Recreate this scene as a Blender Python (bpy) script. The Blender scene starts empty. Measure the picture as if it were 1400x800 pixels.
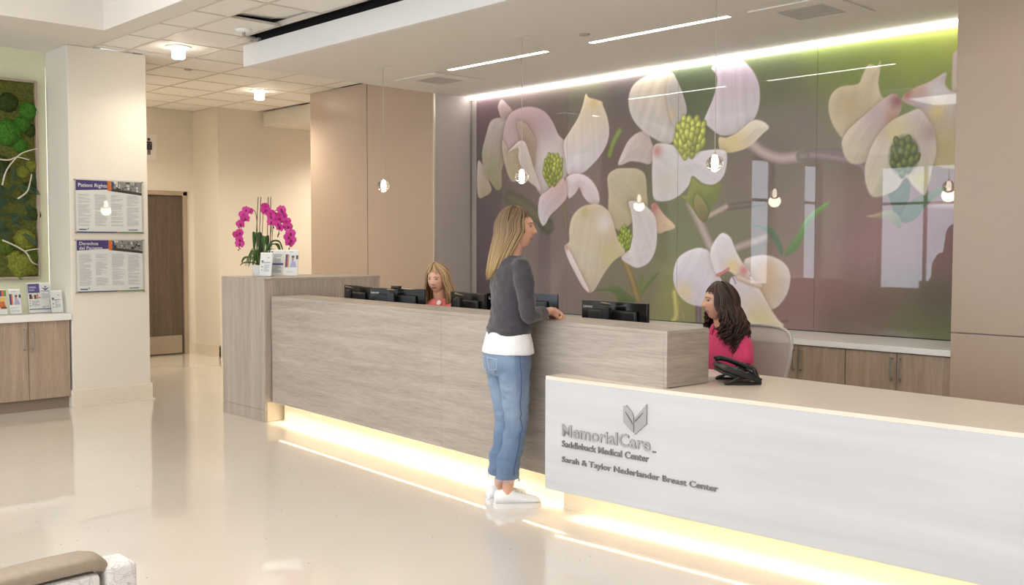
import bpy, bmesh, math, random
import numpy as np
from mathutils import Vector, Matrix, Euler, noise

SC = bpy.context.scene
COL = SC.collection
PI = math.pi

# ------------------------------------------------------------------ camera
CAM_F = 1359.36                      # focal length in pixels of a 1400 px wide frame
yaw, pit, rol = 0.800955, -0.048110, 0.001554
F = Vector((-math.sin(yaw)*math.cos(pit), math.cos(yaw)*math.cos(pit), math.sin(pit)))
r0 = Vector((math.cos(yaw), math.sin(yaw), 0)); u0 = r0.cross(F)
rr = r0*math.cos(rol)+u0*math.sin(rol); uu = -r0*math.sin(rol)+u0*math.cos(rol)
cam_data = bpy.data.cameras.new('camera'); cam_data.sensor_width = 36.0
cam_data.lens = CAM_F/1400*36; cam_data.clip_start = 0.02; cam_data.clip_end = 100
cam = bpy.data.objects.new('camera', cam_data); COL.objects.link(cam)
cam.matrix_world = Matrix(((rr.x, uu.x, -F.x, 0), (rr.y, uu.y, -F.y, 0), (rr.z, uu.z, -F.z, 1.5), (0, 0, 0, 1)))
SC.camera = cam

# ------------------------------------------------------------------ world, big lights, exposure
SC.view_settings.view_transform = 'Standard'
SC.view_settings.look = 'None'
SC.view_settings.gamma = 1.0
SC.view_settings.use_curve_mapping = False
SC.view_settings.exposure = 0.33
w = bpy.data.worlds.new('sky'); SC.world = w; w.use_nodes = True
bg = w.node_tree.nodes['Background']
bg.inputs['Color'].default_value = (0.78, 0.88, 1.0, 1); bg.inputs['Strength'].default_value = 5.0

def area_light(name, loc, rot, sx, sy, power, color=(1, 1, 1), portal=False, spread=PI):
    l = bpy.data.lights.new(name, 'AREA'); l.shape = 'RECTANGLE'; l.size = sx; l.size_y = sy
    l.energy = power; l.color = color; l.spread = spread
    if portal: l.cycles.is_portal = True
    o = bpy.data.objects.new(name, l); COL.objects.link(o); o.location = loc; o.rotation_euler = rot
    return o
# daylight comes in through the row of tall windows in the wall behind the viewer
WIN_L = [(-3.55, .75), (-1.75, .85)]          # windows in the left wall: centre y, width
WIN = [(-8.35, 1.9), (-5.8, 1.9), (-3.25, 1.9), (-0.7, 1.9), (1.85, 1.9)]
WALL_Y = -5.0
for i, (wx, ww) in enumerate(WIN):
    area_light('window_portal', (wx, WALL_Y-0.10, 1.75), (PI/2, 0, 0), ww, 2.7, 1, portal=True)
for wy, ww in WIN_L:
    area_light('window_portal', (-9.98, wy, 1.75), (PI/2, 0, -PI/2), ww, 2.7, 1, portal=True)

# ------------------------------------------------------------------ helpers
def s2l(c):
    return tuple(((v/255)/12.92 if v/255 <= 0.04045 else ((v/255+0.055)/1.055)**2.4) for v in c)

class MB:
    """collects shapes; build() links them as one mesh object"""
    def __init__(s): s.v = []; s.f = []; s.c = []; s.cur = None
    def add(s, vs, fs):
        n = len(s.v); s.v += [tuple(p) for p in vs]; s.f += [tuple(i+n for i in q) for q in fs]
        s.c += [s.cur]*len(vs); return s
    def box(s, x0, x1, y0, y1, z0, z1, M=None):
        vs = [Vector(p) for p in ((x0,y0,z0),(x1,y0,z0),(x1,y1,z0),(x0,y1,z0),(x0,y0,z1),(x1,y0,z1),(x1,y1,z1),(x0,y1,z1))]
        if M: vs = [M @ p for p in vs]
        return s.add(vs, [(0,3,2,1),(4,5,6,7),(0,1,5,4),(1,2,6,5),(2,3,7,6),(3,0,4,7)])
    def bbox(s, x0, x1, y0, y1, z0, z1, b=0.004, M=None, seg=2):
        bm = bmesh.new(); bmesh.ops.create_cube(bm, size=1)
        for q in bm.verts: q.co = Vector(((x0+x1)/2+q.co.x*(x1-x0), (y0+y1)/2+q.co.y*(y1-y0), (z0+z1)/2+q.co.z*(z1-z0)))
        bmesh.ops.bevel(bm, geom=bm.edges[:], offset=b, segments=seg, affect='EDGES', profile=0.5)
        s.bm(bm, M); return s
    def bm(s, bm, M=None):
        bm.verts.index_update()
        s.add([(M @ q.co if M else q.co.copy()) for q in bm.verts], [[q.index for q in f.verts] for f in bm.faces]); bm.free()
    def prism(s, pts, z0, z1, M=None):
        n = len(pts); vs = [Vector((x, y, z0)) for x, y in pts]+[Vector((x, y, z1)) for x, y in pts]
        if M: vs = [M @ p for p in vs]
        return s.add(vs, [tuple(range(n))[::-1], tuple(range(n, 2*n))]+[(i, (i+1) % n, n+(i+1) % n, n+i) for i in range(n)])
    def rings(s, rings, cap=True):
        n = len(rings[0]); vs = [p for r in rings for p in r]; fs = []
        for k in range(len(rings)-1):
            for i in range(n):
                j = (i+1) % n; fs.append((k*n+i, k*n+j, (k+1)*n+j, (k+1)*n+i))
        if cap: fs.append(tuple(range(n))[::-1]); fs.append(tuple(range((len(rings)-1)*n, len(rings)*n)))
        return s.add(vs, fs)
    def lathe(s, prof, n=24, M=None, cap=True):
        R = []
        for r, z in prof:
            ring = [Vector((r*math.cos(2*PI*i/n), r*math.sin(2*PI*i/n), z)) for i in range(n)]
            R.append([M @ p for p in ring] if M else ring)
        return s.rings(R, cap)
    def tube(s, pts, rad, n=8, cap=True, flat=1.0):
        pts = [Vector(p) for p in pts]; R = []; up = None
        rad = rad if hasattr(rad, '__len__') else [rad]*len(pts)
        for i, p in enumerate(pts):
            t = (pts[min(i+1, len(pts)-1)]-pts[max(i-1, 0)])
            t = t.normalized() if t.length > 1e-9 else Vector((0, 0, 1))
            if up is None: up = Vector((0, 0, 1)) if abs(t.z) < 0.9 else Vector((0, 1, 0))
            a = t.cross(up)
            a = a.normalized() if a.length > 1e-6 else Vector((1, 0, 0))
            b = a.cross(t).normalized(); up = b
            R.append([p+a*(rad[i]*math.cos(2*PI*k/n))+b*(rad[i]*flat*math.sin(2*PI*k/n)) for k in range(n)])
        return s.rings(R, cap)
    def ell(s, c, r, n=20, m=12, M=None):
        vs = []; fs = []
        c = Vector(c)
        for j in range(m+1):
            th = PI*j/m
            if j in (0, m): vs.append(Vector((0, 0, math.cos(th)*r[2]))); continue
            for i in range(n):
                ph = 2*PI*i/n; vs.append(Vector((math.sin(th)*math.cos(ph)*r[0], math.sin(th)*math.sin(ph)*r[1], math.cos(th)*r[2])))
        last = len(vs)-1
        for i in range(n):
            fs.append((0, 1+i, 1+(i+1) % n)); b = 1+(m-2)*n; fs.append((last, b+(i+1) % n, b+i))
        for j in range(m-2):
            for i in range(n):
                a = 1+j*n; fs.append((a+i, a+n+i, a+n+(i+1) % n, a+(i+1) % n))
        if M: vs = [M @ p for p in vs]
        return s.add([p+c for p in vs], fs)
    def cap2(s, p0, p1, r0, r1, n=14):
        """tapered capsule"""
        p0, p1 = Vector(p0), Vector(p1); t = p1-p0; L = t.length; q = Vector((0, 0, 1)).rotation_difference(t.normalized()).to_matrix()
        prof = []
        for k in range(1, 6): a = -PI/2+PI/2*k/5; prof.append((r0*math.cos(a), r0*math.sin(a)))
        for k in range(0, 5): a = PI/2*k/5; prof.append((r1*math.cos(a), L+r1*math.sin(a)))
        prof = [(1e-4*r0+0.0, -r0)]+prof+[(1e-4*r1, L+r1)]
        R = [[p0+q @ Vector((r*math.cos(2*PI*i/n), r*math.sin(2*PI*i/n), z)) for i in range(n)] for r, z in prof]
        return s.rings(R)
    def loft(s, secs, n=28, M=None, e=2.3):
        """secs: (cx, cy, z, rx, ry) superellipse sections"""
        R = []
        for cx, cy, z, rx, ry in secs:
            ring = []
            for i in range(n):
                a = 2*PI*i/n; ca, sa = math.cos(a), math.sin(a)
                ring.append(Vector((cx+rx*math.copysign(abs(ca)**(2/e), ca), cy+ry*math.copysign(abs(sa)**(2/e), sa), z)))
            R.append([M @ p for p in ring] if M else ring)
        return s.rings(R)
    def mesh(s, name):
        me = bpy.data.meshes.new(name); me.from_pydata(s.v, [], s.f); me.update()
        if any(c is not None for c in s.c):
            a = me.color_attributes.new('Col', 'FLOAT_COLOR', 'POINT')
            a.data.foreach_set('color', [x for c in s.c for x in ((*c[:3], 1.0) if c else (1, 1, 1, 1))])
        return me
    def build(s, name, mat, parent=None, smooth=False, **kw):
        return link(name, s.mesh(name), mat, parent, smooth, **kw)

def link(name, me, mat, parent=None, smooth=False, label=None, cat=None, group=None, kind=None, M=None):
    if smooth is True: me.polygons.foreach_set('use_smooth', [True]*len(me.polygons))
    elif smooth:
        me.polygons.foreach_set('use_smooth', [True]*len(me.polygons)); me.set_sharp_from_angle(angle=math.radians(smooth))
    if mat and not me.materials:
        me.materials.append(mat)
    o = bpy.data.objects.new(name, me); COL.objects.link(o); o.parent = parent
    if M: o.matrix_local = M
    tag(o, label, cat, group, kind)
    return o
def tag(o, label=None, cat=None, group=None, kind=None):
    if label: o['label'] = label
    if cat: o['category'] = cat
    if group: o['group'] = group
    if kind: o['kind'] = kind
    return o
def thing(name, label, cat, loc=(0, 0, 0), rz=0, group=None):
    o = bpy.data.objects.new(name, None); COL.objects.link(o); o.location = loc; o.rotation_euler = (0, 0, rz); o.empty_display_size = 0.1
    return tag(o, label, cat, group)
def struct(name, mb, mat, parent=None, smooth=False, label=None):
    return mb.build(name, mat, parent, smooth, label=label, kind=None if parent else 'structure')
def copy_tree(o, parent=None):
    c = o.copy(); COL.objects.link(c); c.parent = parent
    for ch in list(o.children): copy_tree(ch, c)
    return c
def remesh(mb, voxel, smooth=4, name='m', disp=None):
    me = bpy.data.meshes.new('tmp'); me.from_pydata(mb.v, [], mb.f); me.update()
    bm = bmesh.new(); bm.from_mesh(me); bmesh.ops.recalc_face_normals(bm, faces=bm.faces[:]); bm.to_mesh(me); bm.free()
    o = bpy.data.objects.new('tmp', me); COL.objects.link(o)
    m = o.modifiers.new('r', 'REMESH'); m.mode = 'VOXEL'; m.voxel_size = voxel; m.use_smooth_shade = True
    if smooth:
        q = o.modifiers.new('s', 'SMOOTH'); q.factor = 0.5; q.iterations = smooth
    dg = bpy.context.evaluated_depsgraph_get(); dg.update()
    out = bpy.data.meshes.new_from_object(o.evaluated_get(dg)); out.name = name
    bpy.data.objects.remove(o); bpy.data.meshes.remove(me)
    if disp:
        n = len(out.vertices); co = np.empty(n*3); out.vertices.foreach_get('co', co); no = np.empty(n*3); out.vertices.foreach_get('normal', no)
        co = co.reshape(-1, 3); no = no.reshape(-1, 3)
        d = np.array([disp(Vector(p)) for p in co]); co += no*d[:, None]
        out.vertices.foreach_set('co', co.ravel()); out.update()
    out.materials.clear()
    return out
def paint(me, fn):
    n = len(me.vertices); co = np.empty(n*3); me.vertices.foreach_get('co', co); co = co.reshape(-1, 3)
    c = fn(co); c = np.concatenate([c, np.ones((n, 1))], 1)
    a = me.color_attributes.new('Col', 'FLOAT_COLOR', 'POINT'); a.data.foreach_set('color', c.ravel().astype(np.float32))
def text_mesh(body, size, extrude=0.0, align='LEFT', spacing=1.0, bold=0.0):
    c = bpy.data.curves.new('txt', 'FONT'); c.body = body; c.size = size; c.extrude = extrude; c.align_x = align; c.space_character = spacing; c.offset = bold; c.resolution_u = 3
    o = bpy.data.objects.new('txt', c); COL.objects.link(o)
    dg = bpy.context.evaluated_depsgraph_get(); dg.update()
    me = bpy.data.meshes.new_from_object(o.evaluated_get(dg)); bpy.data.objects.remove(o); bpy.data.curves.remove(c)
    me.materials.clear()
    return me
def fit_text(me, w, h=None):
    """scale a text mesh so that it is w wide (and its extent h high), base-left at the origin"""
    n = len(me.vertices); co = np.empty(n*3); me.vertices.foreach_get('co', co); co = co.reshape(-1, 3)
    lo, hi = co.min(0), co.max(0); k = w/(hi[0]-lo[0]); kh = k if h is None else h/(hi[1]-lo[1])
    co[:, 0] = (co[:, 0]-lo[0])*k; co[:, 1] = (co[:, 1]-lo[1])*kh
    me.vertices.foreach_set('co', co.ravel()); me.update(); return me

# ------------------------------------------------------------------ materials
MURAL_GAIN = 0.98
MATS = {}
def newmat(name):
    m = bpy.data.materials.new(name); m.use_nodes = True; nt = m.node_tree
    return m, nt, nt.nodes['Principled BSDF']
def N(nt, t, **kw):
    n = nt.nodes.new(t)
    for k, v in kw.items(): setattr(n, k, v)
    return n
def ramp(nt, stops):
    n = N(nt, 'ShaderNodeValToRGB'); e = n.color_ramp.elements
    while len(e) < len(stops): e.new(0.5)
    for q, (p, c) in zip(e, stops): q.position = p; q.color = (*c[:3], 1)
    return n
def coords(nt, scale, kind='Object'):
    tc = N(nt, 'ShaderNodeTexCoord'); mp = N(nt, 'ShaderNodeMapping'); mp.inputs['Scale'].default_value = scale
    nt.links.new(tc.outputs[kind], mp.inputs['Vector']); return mp.outputs['Vector']
def noise_tex(nt, vec, scale, detail=4, rough=0.5, dist=0):
    n = N(nt, 'ShaderNodeTexNoise'); n.inputs['Scale'].default_value = scale; n.inputs['Detail'].default_value = detail
    n.inputs['Roughness'].default_value = rough; n.inputs['Distortion'].default_value = dist; nt.links.new(vec, n.inputs['Vector']); return n
def bump(nt, bs, height, strength=0.1, dist=0.01):
    b = N(nt, 'ShaderNodeBump'); b.inputs['Strength'].default_value = strength; b.inputs['Distance'].default_value = dist
    nt.links.new(height, b.inputs['Height']); nt.links.new(b.outputs['Normal'], bs.inputs['Normal'])
def plain(name, rgb, rough=0.5, metal=0.0, var=0.03, scale=6.0, spec=0.5, bmp=0.0, bscale=200, coat=0.0, trans=0.0):
    """flat colour with a slight procedural mottling"""
    m, nt, bs = newmat(name); c = s2l(rgb)
    v = coords(nt, (1, 1, 1)); n = noise_tex(nt, v, scale, 3)
    r = ramp(nt, [(0.3, [x*(1-var) for x in c]), (0.7, [min(1, x*(1+var)) for x in c])])
    nt.links.new(n.outputs['Fac'], r.inputs['Fac']); nt.links.new(r.outputs['Color'], bs.inputs['Base Color'])
    bs.inputs['Roughness'].default_value = rough; bs.inputs['Metallic'].default_value = metal
    bs.inputs['Specular IOR Level'].default_value = spec; bs.inputs['Coat Weight'].default_value = coat; bs.inputs['Coat Roughness'].default_value = 0.05
    bs.inputs['Transmission Weight'].default_value = trans
    if bmp: n2 = noise_tex(nt, v, bscale, 2); bump(nt, bs, n2.outputs['Fac'], bmp, 0.002)
    return m
def wood(name, light, dark, grain, rough=0.42, fine=1.0):
    """grain = scale vector: small along the grain, large across it"""
    m, nt, bs = newmat(name); L, D = s2l(light), s2l(dark); mid = [(a+b)/2 for a, b in zip(L, D)]
    v = coords(nt, grain)
    big = noise_tex(nt, v, 1.0, 5, 0.6, 0.6); fn = noise_tex(nt, v, 7.0*fine, 3, 0.6, 0.2)
    mx = N(nt, 'ShaderNodeMath', operation='MULTIPLY_ADD'); mx.inputs[1].default_value = 0.45
    nt.links.new(fn.outputs['Fac'], mx.inputs[0]); sc = N(nt, 'ShaderNodeMath', operation='MULTIPLY'); sc.inputs[1].default_value = 0.55
    nt.links.new(big.outputs['Fac'], sc.inputs[0]); nt.links.new(sc.outputs[0], mx.inputs[2])
    r = ramp(nt, [(0.33, D), (0.5, mid), (0.66, L)])
    nt.links.new(mx.outputs[0], r.inputs['Fac']); nt.links.new(r.outputs['Color'], bs.inputs['Base Color'])
    bs.inputs['Roughness'].default_value = rough; bump(nt, bs, mx.outputs[0], 0.08, 0.002)
    return m
def emit(name, rgb, strength):
    m, nt, bs = newmat(name); bs.inputs['Base Color'].default_value = (0.9, 0.9, 0.9, 1)
    bs.inputs['Emission Color'].default_value = (*rgb, 1); bs.inputs['Emission Strength'].default_value = strength
    return m
def colattr(name, rough=0.6, coat=0.0, spec=0.5, sss=0.0, bmp=0.0, bscale=100, sheen=0.0):
    m, nt, bs = newmat(name); a = N(nt, 'ShaderNodeAttribute', attribute_name='Col')
    nt.links.new(a.outputs['Color'], bs.inputs['Base Color']); bs.inputs['Roughness'].default_value = rough
    bs.inputs['Coat Weight'].default_value = coat; bs.inputs['Coat Roughness'].default_value = 0.015; bs.inputs['Specular IOR Level'].default_value = spec
    bs.inputs['Subsurface Weight'].default_value = sss; bs.inputs['Subsurface Radius'].default_value = (0.01, 0.004, 0.002); bs.inputs['Sheen Weight'].default_value = sheen
    if bmp: n = noise_tex(nt, coords(nt, (1, 1, 1)), bscale, 3); bump(nt, bs, n.outputs['Fac'], bmp, 0.003)
    return m
def glass(name, rgb=(255, 255, 255), rough=0.0, ior=1.45):
    m, nt, bs = newmat(name); bs.inputs['Base Color'].default_value = (*s2l(rgb), 1); bs.inputs['Transmission Weight'].default_value = 1.0
    bs.inputs['Roughness'].default_value = rough; bs.inputs['IOR'].default_value = ior; return m

def floor_mat():
    m, nt, bs = newmat('terrazzo floor'); v = coords(nt, (1, 1, 1))
    n = noise_tex(nt, v, 0.7, 4); base = ramp(nt, [(0.3, s2l((215, 206, 195))), (0.7, s2l((222, 214, 204)))])
    nt.links.new(n.outputs['Fac'], base.inputs['Fac'])
    vo = N(nt, 'ShaderNodeTexVoronoi'); vo.inputs['Scale'].default_value = 60; nt.links.new(v, vo.inputs['Vector'])
    chip = ramp(nt, [(0.0, (1, 1, 1)), (0.10, (1, 1, 1)), (0.16, (0, 0, 0))]); nt.links.new(vo.outputs['Distance'], chip.inputs['Fac'])
    cm = ramp(nt, [(0.0, s2l((150, 130, 108))), (0.25, s2l((196, 178, 150))), (0.6, s2l((236, 228, 214))), (1.0, s2l((180, 172, 162)))])
    sp = N(nt, 'ShaderNodeSeparateColor'); nt.links.new(vo.outputs['Color'], sp.inputs['Color']); nt.links.new(sp.outputs[0], cm.inputs['Fac'])
    mix = N(nt, 'ShaderNodeMix', data_type='RGBA'); fac = N(nt, 'ShaderNodeMath', operation='MULTIPLY'); fac.inputs[1].default_value = 0.6
    nt.links.new(chip.outputs['Color'], fac.inputs[0]); nt.links.new(fac.outputs[0], mix.inputs['Factor'])
    nt.links.new(base.outputs['Color'], mix.inputs['A']); nt.links.new(cm.outputs['Color'], mix.inputs['B'])
    v2 = N(nt, 'ShaderNodeTexVoronoi'); v2.inputs['Scale'].default_value = 9; nt.links.new(v, v2.inputs['Vector'])
    dot = ramp(nt, [(0.0, (1, 1, 1)), (0.035, (1, 1, 1)), (0.05, (0, 0, 0))]); nt.links.new(v2.outputs['Distance'], dot.inputs['Fac'])
    mx2 = N(nt, 'ShaderNodeMix', data_type='RGBA'); f2 = N(nt, 'ShaderNodeMath', operation='MULTIPLY'); f2.inputs[1].default_value = 0.75; nt.links.new(dot.outputs['Color'], f2.inputs[0])
    nt.links.new(f2.outputs[0], mx2.inputs['Factor']); nt.links.new(mix.outputs['Result'], mx2.inputs['A']); mx2.inputs['B'].default_value = (*s2l((126, 104, 84)), 1)
    nt.links.new(mx2.outputs['Result'], bs.inputs['Base Color'])
    bs.inputs['Roughness'].default_value = 0.22; bs.inputs['Coat Weight'].default_value = 0.8; bs.inputs['Coat Roughness'].default_value = 0.02
    return m
def marble_mat():
    m, nt, bs = newmat('white solid surface'); v = coords(nt, (0.5, 0.5, 7))
    n = noise_tex(nt, v, 1.2, 5, 0.55, 0.5); r = ramp(nt, [(0.3, s2l((196, 196, 197))), (0.6, s2l((205, 205, 207))), (0.75, s2l((210, 210, 212)))])
    nt.links.new(n.outputs['Fac'], r.inputs['Fac']); nt.links.new(r.outputs['Color'], bs.inputs['Base Color']); bs.inputs['Roughness'].default_value = 0.25
    return m
def ceil_tile_mat():
    m, nt, bs = newmat('ceiling tile'); v = coords(nt, (1, 1, 1)); n = noise_tex(nt, v, 90, 3)
    r = ramp(nt, [(0.3, s2l((232, 228, 221))), (0.6, s2l((239, 235, 229)))]); nt.links.new(n.outputs['Fac'], r.inputs['Fac'])
    nt.links.new(r.outputs['Color'], bs.inputs['Base Color']); bs.inputs['Roughness'].default_value = 0.85; bump(nt, bs, n.outputs['Fac'], 0.05, 0.002); return m

M_wall = plain('cream wall paint', (226, 219, 206), 0.6, var=0.012, scale=2, bmp=0.03)
M_green = plain('pale green wall paint', (222, 222, 192), 0.6, var=0.012, scale=2)
M_ceil = plain('ceiling paint', (226, 220, 213), 0.8, var=0.01, scale=1.5)
M_fascia = plain('white fascia', (226, 225, 224), 0.5, var=0.008)
M_taupe = plain('taupe fabric panel', (178, 158, 140), 0.38, var=0.05, scale=240, bmp=0.06, bscale=400)
M_grey = plain('warm grey wall panel', (176, 166, 160), 0.55, var=0.04, scale=260, bmp=0.05, bscale=400)
M_black = plain('black shadow gap', (22, 21, 20), 0.9)
M_tile = ceil_tile_mat()
M_grid = plain('ceiling grid metal', (206, 196, 184), 0.5)
M_floor = floor_mat()
M_marble = marble_mat()
M_deskwood_h = wood('pale oak laminate, level grain', (190, 179, 168), (152, 140, 129), (1.1, 1.1, 16))
M_deskwood_v = wood('pale oak laminate, upright grain', (188, 176, 163), (154, 141, 129), (16, 16, 0.8))
M_cabwood = wood('taupe oak laminate, upright grain', (182, 162, 142), (146, 126, 108), (20, 20, 1.0))
M_doorwood = wood('dark walnut veneer, upright grain', (108, 92, 80), (74, 62, 54), (24, 24, 1.2))
M_steel = plain('brushed steel', (188, 182, 172), 0.32, 1.0, var=0.05, scale=30)
M_handle = plain('satin nickel', (170, 166, 160), 0.3, 0.9)
M_kick = plain('cream kick plate laminate', (226, 212, 186), 0.45)
M_base = plain('pale cove base', (226, 216, 198), 0.35, var=0.03, scale=40)
M_white = plain('white lacquer', (236, 234, 230), 0.35, var=0.01)
M_whitetop = plain('white worktop', (232, 230, 226), 0.25, var=0.01)
M_blackp = plain('black plastic', (26, 26, 28), 0.38, var=0.1)
M_blackg = plain('glossy black plastic', (16, 17, 19), 0.18, var=0.1)
M_print = colattr('printed paper', 0.45)
M_textw = plain('white lettering', (238, 238, 238), 0.5, var=0)
def clear_sheet(name):
    m, nt, bs = newmat(name); out = nt.nodes['Material Output']; tr = N(nt, 'ShaderNodeBsdfTransparent'); tr.inputs['Color'].default_value = (.96, .97, .97, 1)
    gl = N(nt, 'ShaderNodeBsdfGlossy'); gl.inputs['Roughness'].default_value = 0.03; lw = N(nt, 'ShaderNodeLayerWeight'); lw.inputs['Blend'].default_value = .3; fr = N(nt, 'ShaderNodeMath', operation='MULTIPLY_ADD'); fr.inputs[1].default_value = .25; fr.inputs[2].default_value = .02; nt.links.new(lw.outputs['Facing'], fr.inputs[0])
    mx = N(nt, 'ShaderNodeMixShader'); nt.links.new(fr.outputs[0], mx.inputs[0]); nt.links.new(tr.outputs[0], mx.inputs[1]); nt.links.new(gl.outputs[0], mx.inputs[2]); nt.links.new(mx.outputs[0], out.inputs['Surface'])
    return m
M_acryl = clear_sheet('clear acrylic')

# ================================================================== the setting
ZT, ZS, ZC = 3.30, 3.06, 3.95         # tile ceiling, soffit, coffer
YT, YM = 6.607, 7.11                  # taupe wall face, mural plane
struct('floor', MB().box(-14, 4.2, -5.2, 10, -0.1, 0), M_floor)

# wall behind the viewer with tall windows
wb = MB()
xs = [-10.2]+[v for wx, ww in WIN for v in (wx-ww/2, wx+ww/2)]+[4.2]
for i in range(0, len(xs), 2): wb.box(xs[i], xs[i+1], WALL_Y-0.2, WALL_Y, 0, 4.1)
for wx, ww in WIN:
    wb.box(wx-ww/2, wx+ww/2, WALL_Y-0.2, WALL_Y, 0, 0.4); wb.box(wx-ww/2, wx+ww/2, WALL_Y-0.2, WALL_Y, 3.1, 4.1)
struct('wall_front', wb, plain('brown wall paint', (176, 164, 152), 0.6, var=0.01))
M_frame = plain('dark window frame', (70, 62, 56), 0.5)
for i, (wx, ww) in enumerate(WIN):
    fr = MB(); a, b = wx-ww/2, wx+ww/2
    for x0, x1, z0, z1 in ((a, a+.06, .4, 3.1), (b-.06, b, .4, 3.1), (a, b, .4, .46), (a, b, 3.04, 3.1), (wx-.025, wx+.025, .4, 3.1), (a, b, 2.3, 2.35)):
        fr.box(x0, x1, WALL_Y-0.16, WALL_Y-0.08, z0, z1)
    struct('window_%d' % (i+1), fr, M_frame)

struct('wall_right', MB().box(4.0, 4.2, -5, 6.5, 0, 4.1), M_wall)
wl = MB(); ys = [-5.0]+[v for wy, ww in WIN_L for v in (wy-ww/2, wy+ww/2)]+[3.42]
for i in range(0, len(ys), 2): wl.box(-10.05, -9.85, ys[i], ys[i+1], 0, 3.34)
for wy, ww in WIN_L: wl.box(-10.05, -9.85, wy-ww/2, wy+ww/2, 0, .4); wl.box(-10.05, -9.85, wy-ww/2, wy+ww/2, 3.1, 3.34)
struct('wall_left', wl, M_green)
for i, (wy, ww) in enumerate(WIN_L):
    fr = MB(); a, b = wy-ww/2, wy+ww/2
    for y0, y1, z0, z1 in ((a, a+.05, .4, 3.1), (b-.05, b, .4, 3.1), (a, b, .4, .46), (a, b, 3.04, 3.1), (a, b, 2.3, 2.35)): fr.box(-10.0, -9.92, y0, y1, z0, z1)
    struct('window_%d' % (i+1+len(WIN)), fr, M_frame)
pier = MB(); pier.bbox(-9.85, -9.30, 3.42, 4.15, 0, 3.299, 0.006); pier.box(-12.9, -9.6, 4.03, 4.15, 0, 3.5)
struct('wall_pier', pier, M_wall)
bb = MB(); bb.bbox(-9.86, -9.285, 3.405, 4.165, 0, 0.16, 0.006); bb.box(-9.285, -9.265, 3.39, 4.175, 0, 0.015)
struct('baseboard_pier', bb, M_base)
wd = MB()   # corridor end wall round the door; last box is backing added against light leaks
wd.box(-13.05, -12.85, 4.0, 5.22, 0, 3.5); wd.box(-13.05, -12.85, 6.275, 6.5, 0, 3.5); wd.box(-13.05, -12.85, 5.22, 6.275, 2.21, 3.5); wd.box(-13.05, -13.0, 5.22, 6.275, 0, 2.21)
struct('wall_corridor_end', wd, M_wall)
struct('wall_corridor_side', MB().box(-13.05, -12.15, 6.38, 9.7, 0, 3.5), M_wall)
struct('wall_hall', MB().box(-12.2, -7.9, 9.5, 9.7, 0, 3.5), M_wall)
hd = MB(); hd.box(-12.15, -10.29, 7.06, 9.5, 3.10, 3.30)
struct('wall_bulkhead', hd, M_wall)
b2 = MB(); b2.box(-12.85, -12.835, 4.15, 5.22, 0, .15); b2.box(-12.85, -12.835, 6.275, 6.38, 0, .15); b2.box(-12.835, -12.135, 6.365, 6.38, 0, .15); b2.box(-12.15, -12.135, 6.365, 9.5, 0, .15)
struct('baseboard_corridor', b2, M_base)

# corridor door: frame, leaf, kick plate
dr = MB()
for y0, y1 in ((5.22, 5.275), (6.215, 6.275)): dr.bbox(-12.9, -12.825, y0, y1, 0, 2.21, .004)
dr.bbox(-12.9, -12.825, 5.22, 6.275, 2.155, 2.215, .004)
door = struct('door_1', dr, plain('bronze door frame', (176, 160, 142), 0.4, 0.3))
MB().bbox(-12.90, -12.862, 5.28, 6.21, .004, 2.15, .003).build('door_leaf', M_doorwood, door)
MB().bbox(-12.864, -12.858, 5.30, 6.19, .02, .26, .002).build('kick_plate', M_steel, door)
hh = MB(); hh.tube([(-12.86, 5.36, 1.0), (-12.80, 5.36, 1.0), (-12.80, 5.47, 1.0)], .011, 8); hh.lathe([(.027, 0), (.027, .012)], 16, Matrix.Translation((-12.862, 5.36, 1.0)) @ Matrix.Rotation(PI/2, 4, 'Y'))
hh.build('door_handle', M_steel, door, 40)

# taupe clad wall, grey return, right taupe wall
core = MB(); core.box(-10.27, -7.995, YT+.03, 9.5, 0, 3.3)
wc = struct('wall_back_left', core, M_grey)
struct('wall_back', MB().box(-7.99, -2.4, YM+.03, YM+.3, 0, 3.4), M_grey)
pb = MB().bbox(-10.29, -9.147, YT, YT+.03, .02, 3.297, .003).build('taupe_panel', M_taupe, wc)
MB().bbox(-9.137, -7.985, YT, YT+.03, .02, 3.297, .003).build('taupe_panel', M_taupe, wc)
MB().bbox(-10.292, -10.27, YT+.031, 9.5, .0, 3.297, .003).build('taupe_panel', M_taupe, wc)
MB().bbox(-7.994, -7.98, YT+.02, YM, .0, 3.35, .002).build('grey_panel', M_grey, wc)
MB().box(-7.99, -7.976, YT-.003, YT+.02, .0, 3.06).build('corner_trim', plain('pale metal trim', (214, 204, 190), .35, .4), wc)
rw = MB(); rw.box(-2.58, 4.2, 6.46, 7.2, 0, 3.4)
wr = struct('wall_back_right', rw, M_grey)
for x0, x1 in ((-2.6, -.86), (-.85, 1.6), (1.61, 4.0)):
    MB().bbox(x0, x1, 6.43, 6.46, 0, .940, .003).build('taupe_panel', M_taupe, wr); MB().bbox(x0, x1, 6.43, 6.46, .946, 3.06, .003).build('taupe_panel', M_taupe, wr)
MB().bbox(-2.60, -2.581, 6.461, 7.12, 0, 3.06, .003).build('taupe_panel', M_taupe, wr)

# dropped soffit over the desk, its thin fascia and black sheets painting the shade in the gap above
so = MB(); so.box(-8.0, 4.2, 4.50, 6.985, ZS, 3.245)
so.box(-8.0, 4.2, 6.985, 7.12, 3.06, 3.245)
sof = struct('ceiling_soffit', so, M_ceil)
MB().bbox(-8.0, 4.0, 4.455, 4.50, ZS-.001, 3.247, .003).build('fascia', M_fascia, sof)
MB().box(-7.98, 4.0, 4.36, 4.60, 3.36, 3.38).build('reveal', M_black, sof)
MB().box(-7.98, 4.0, 4.58, 4.60, 3.245, 3.36).build('reveal', M_black, sof)
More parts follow.
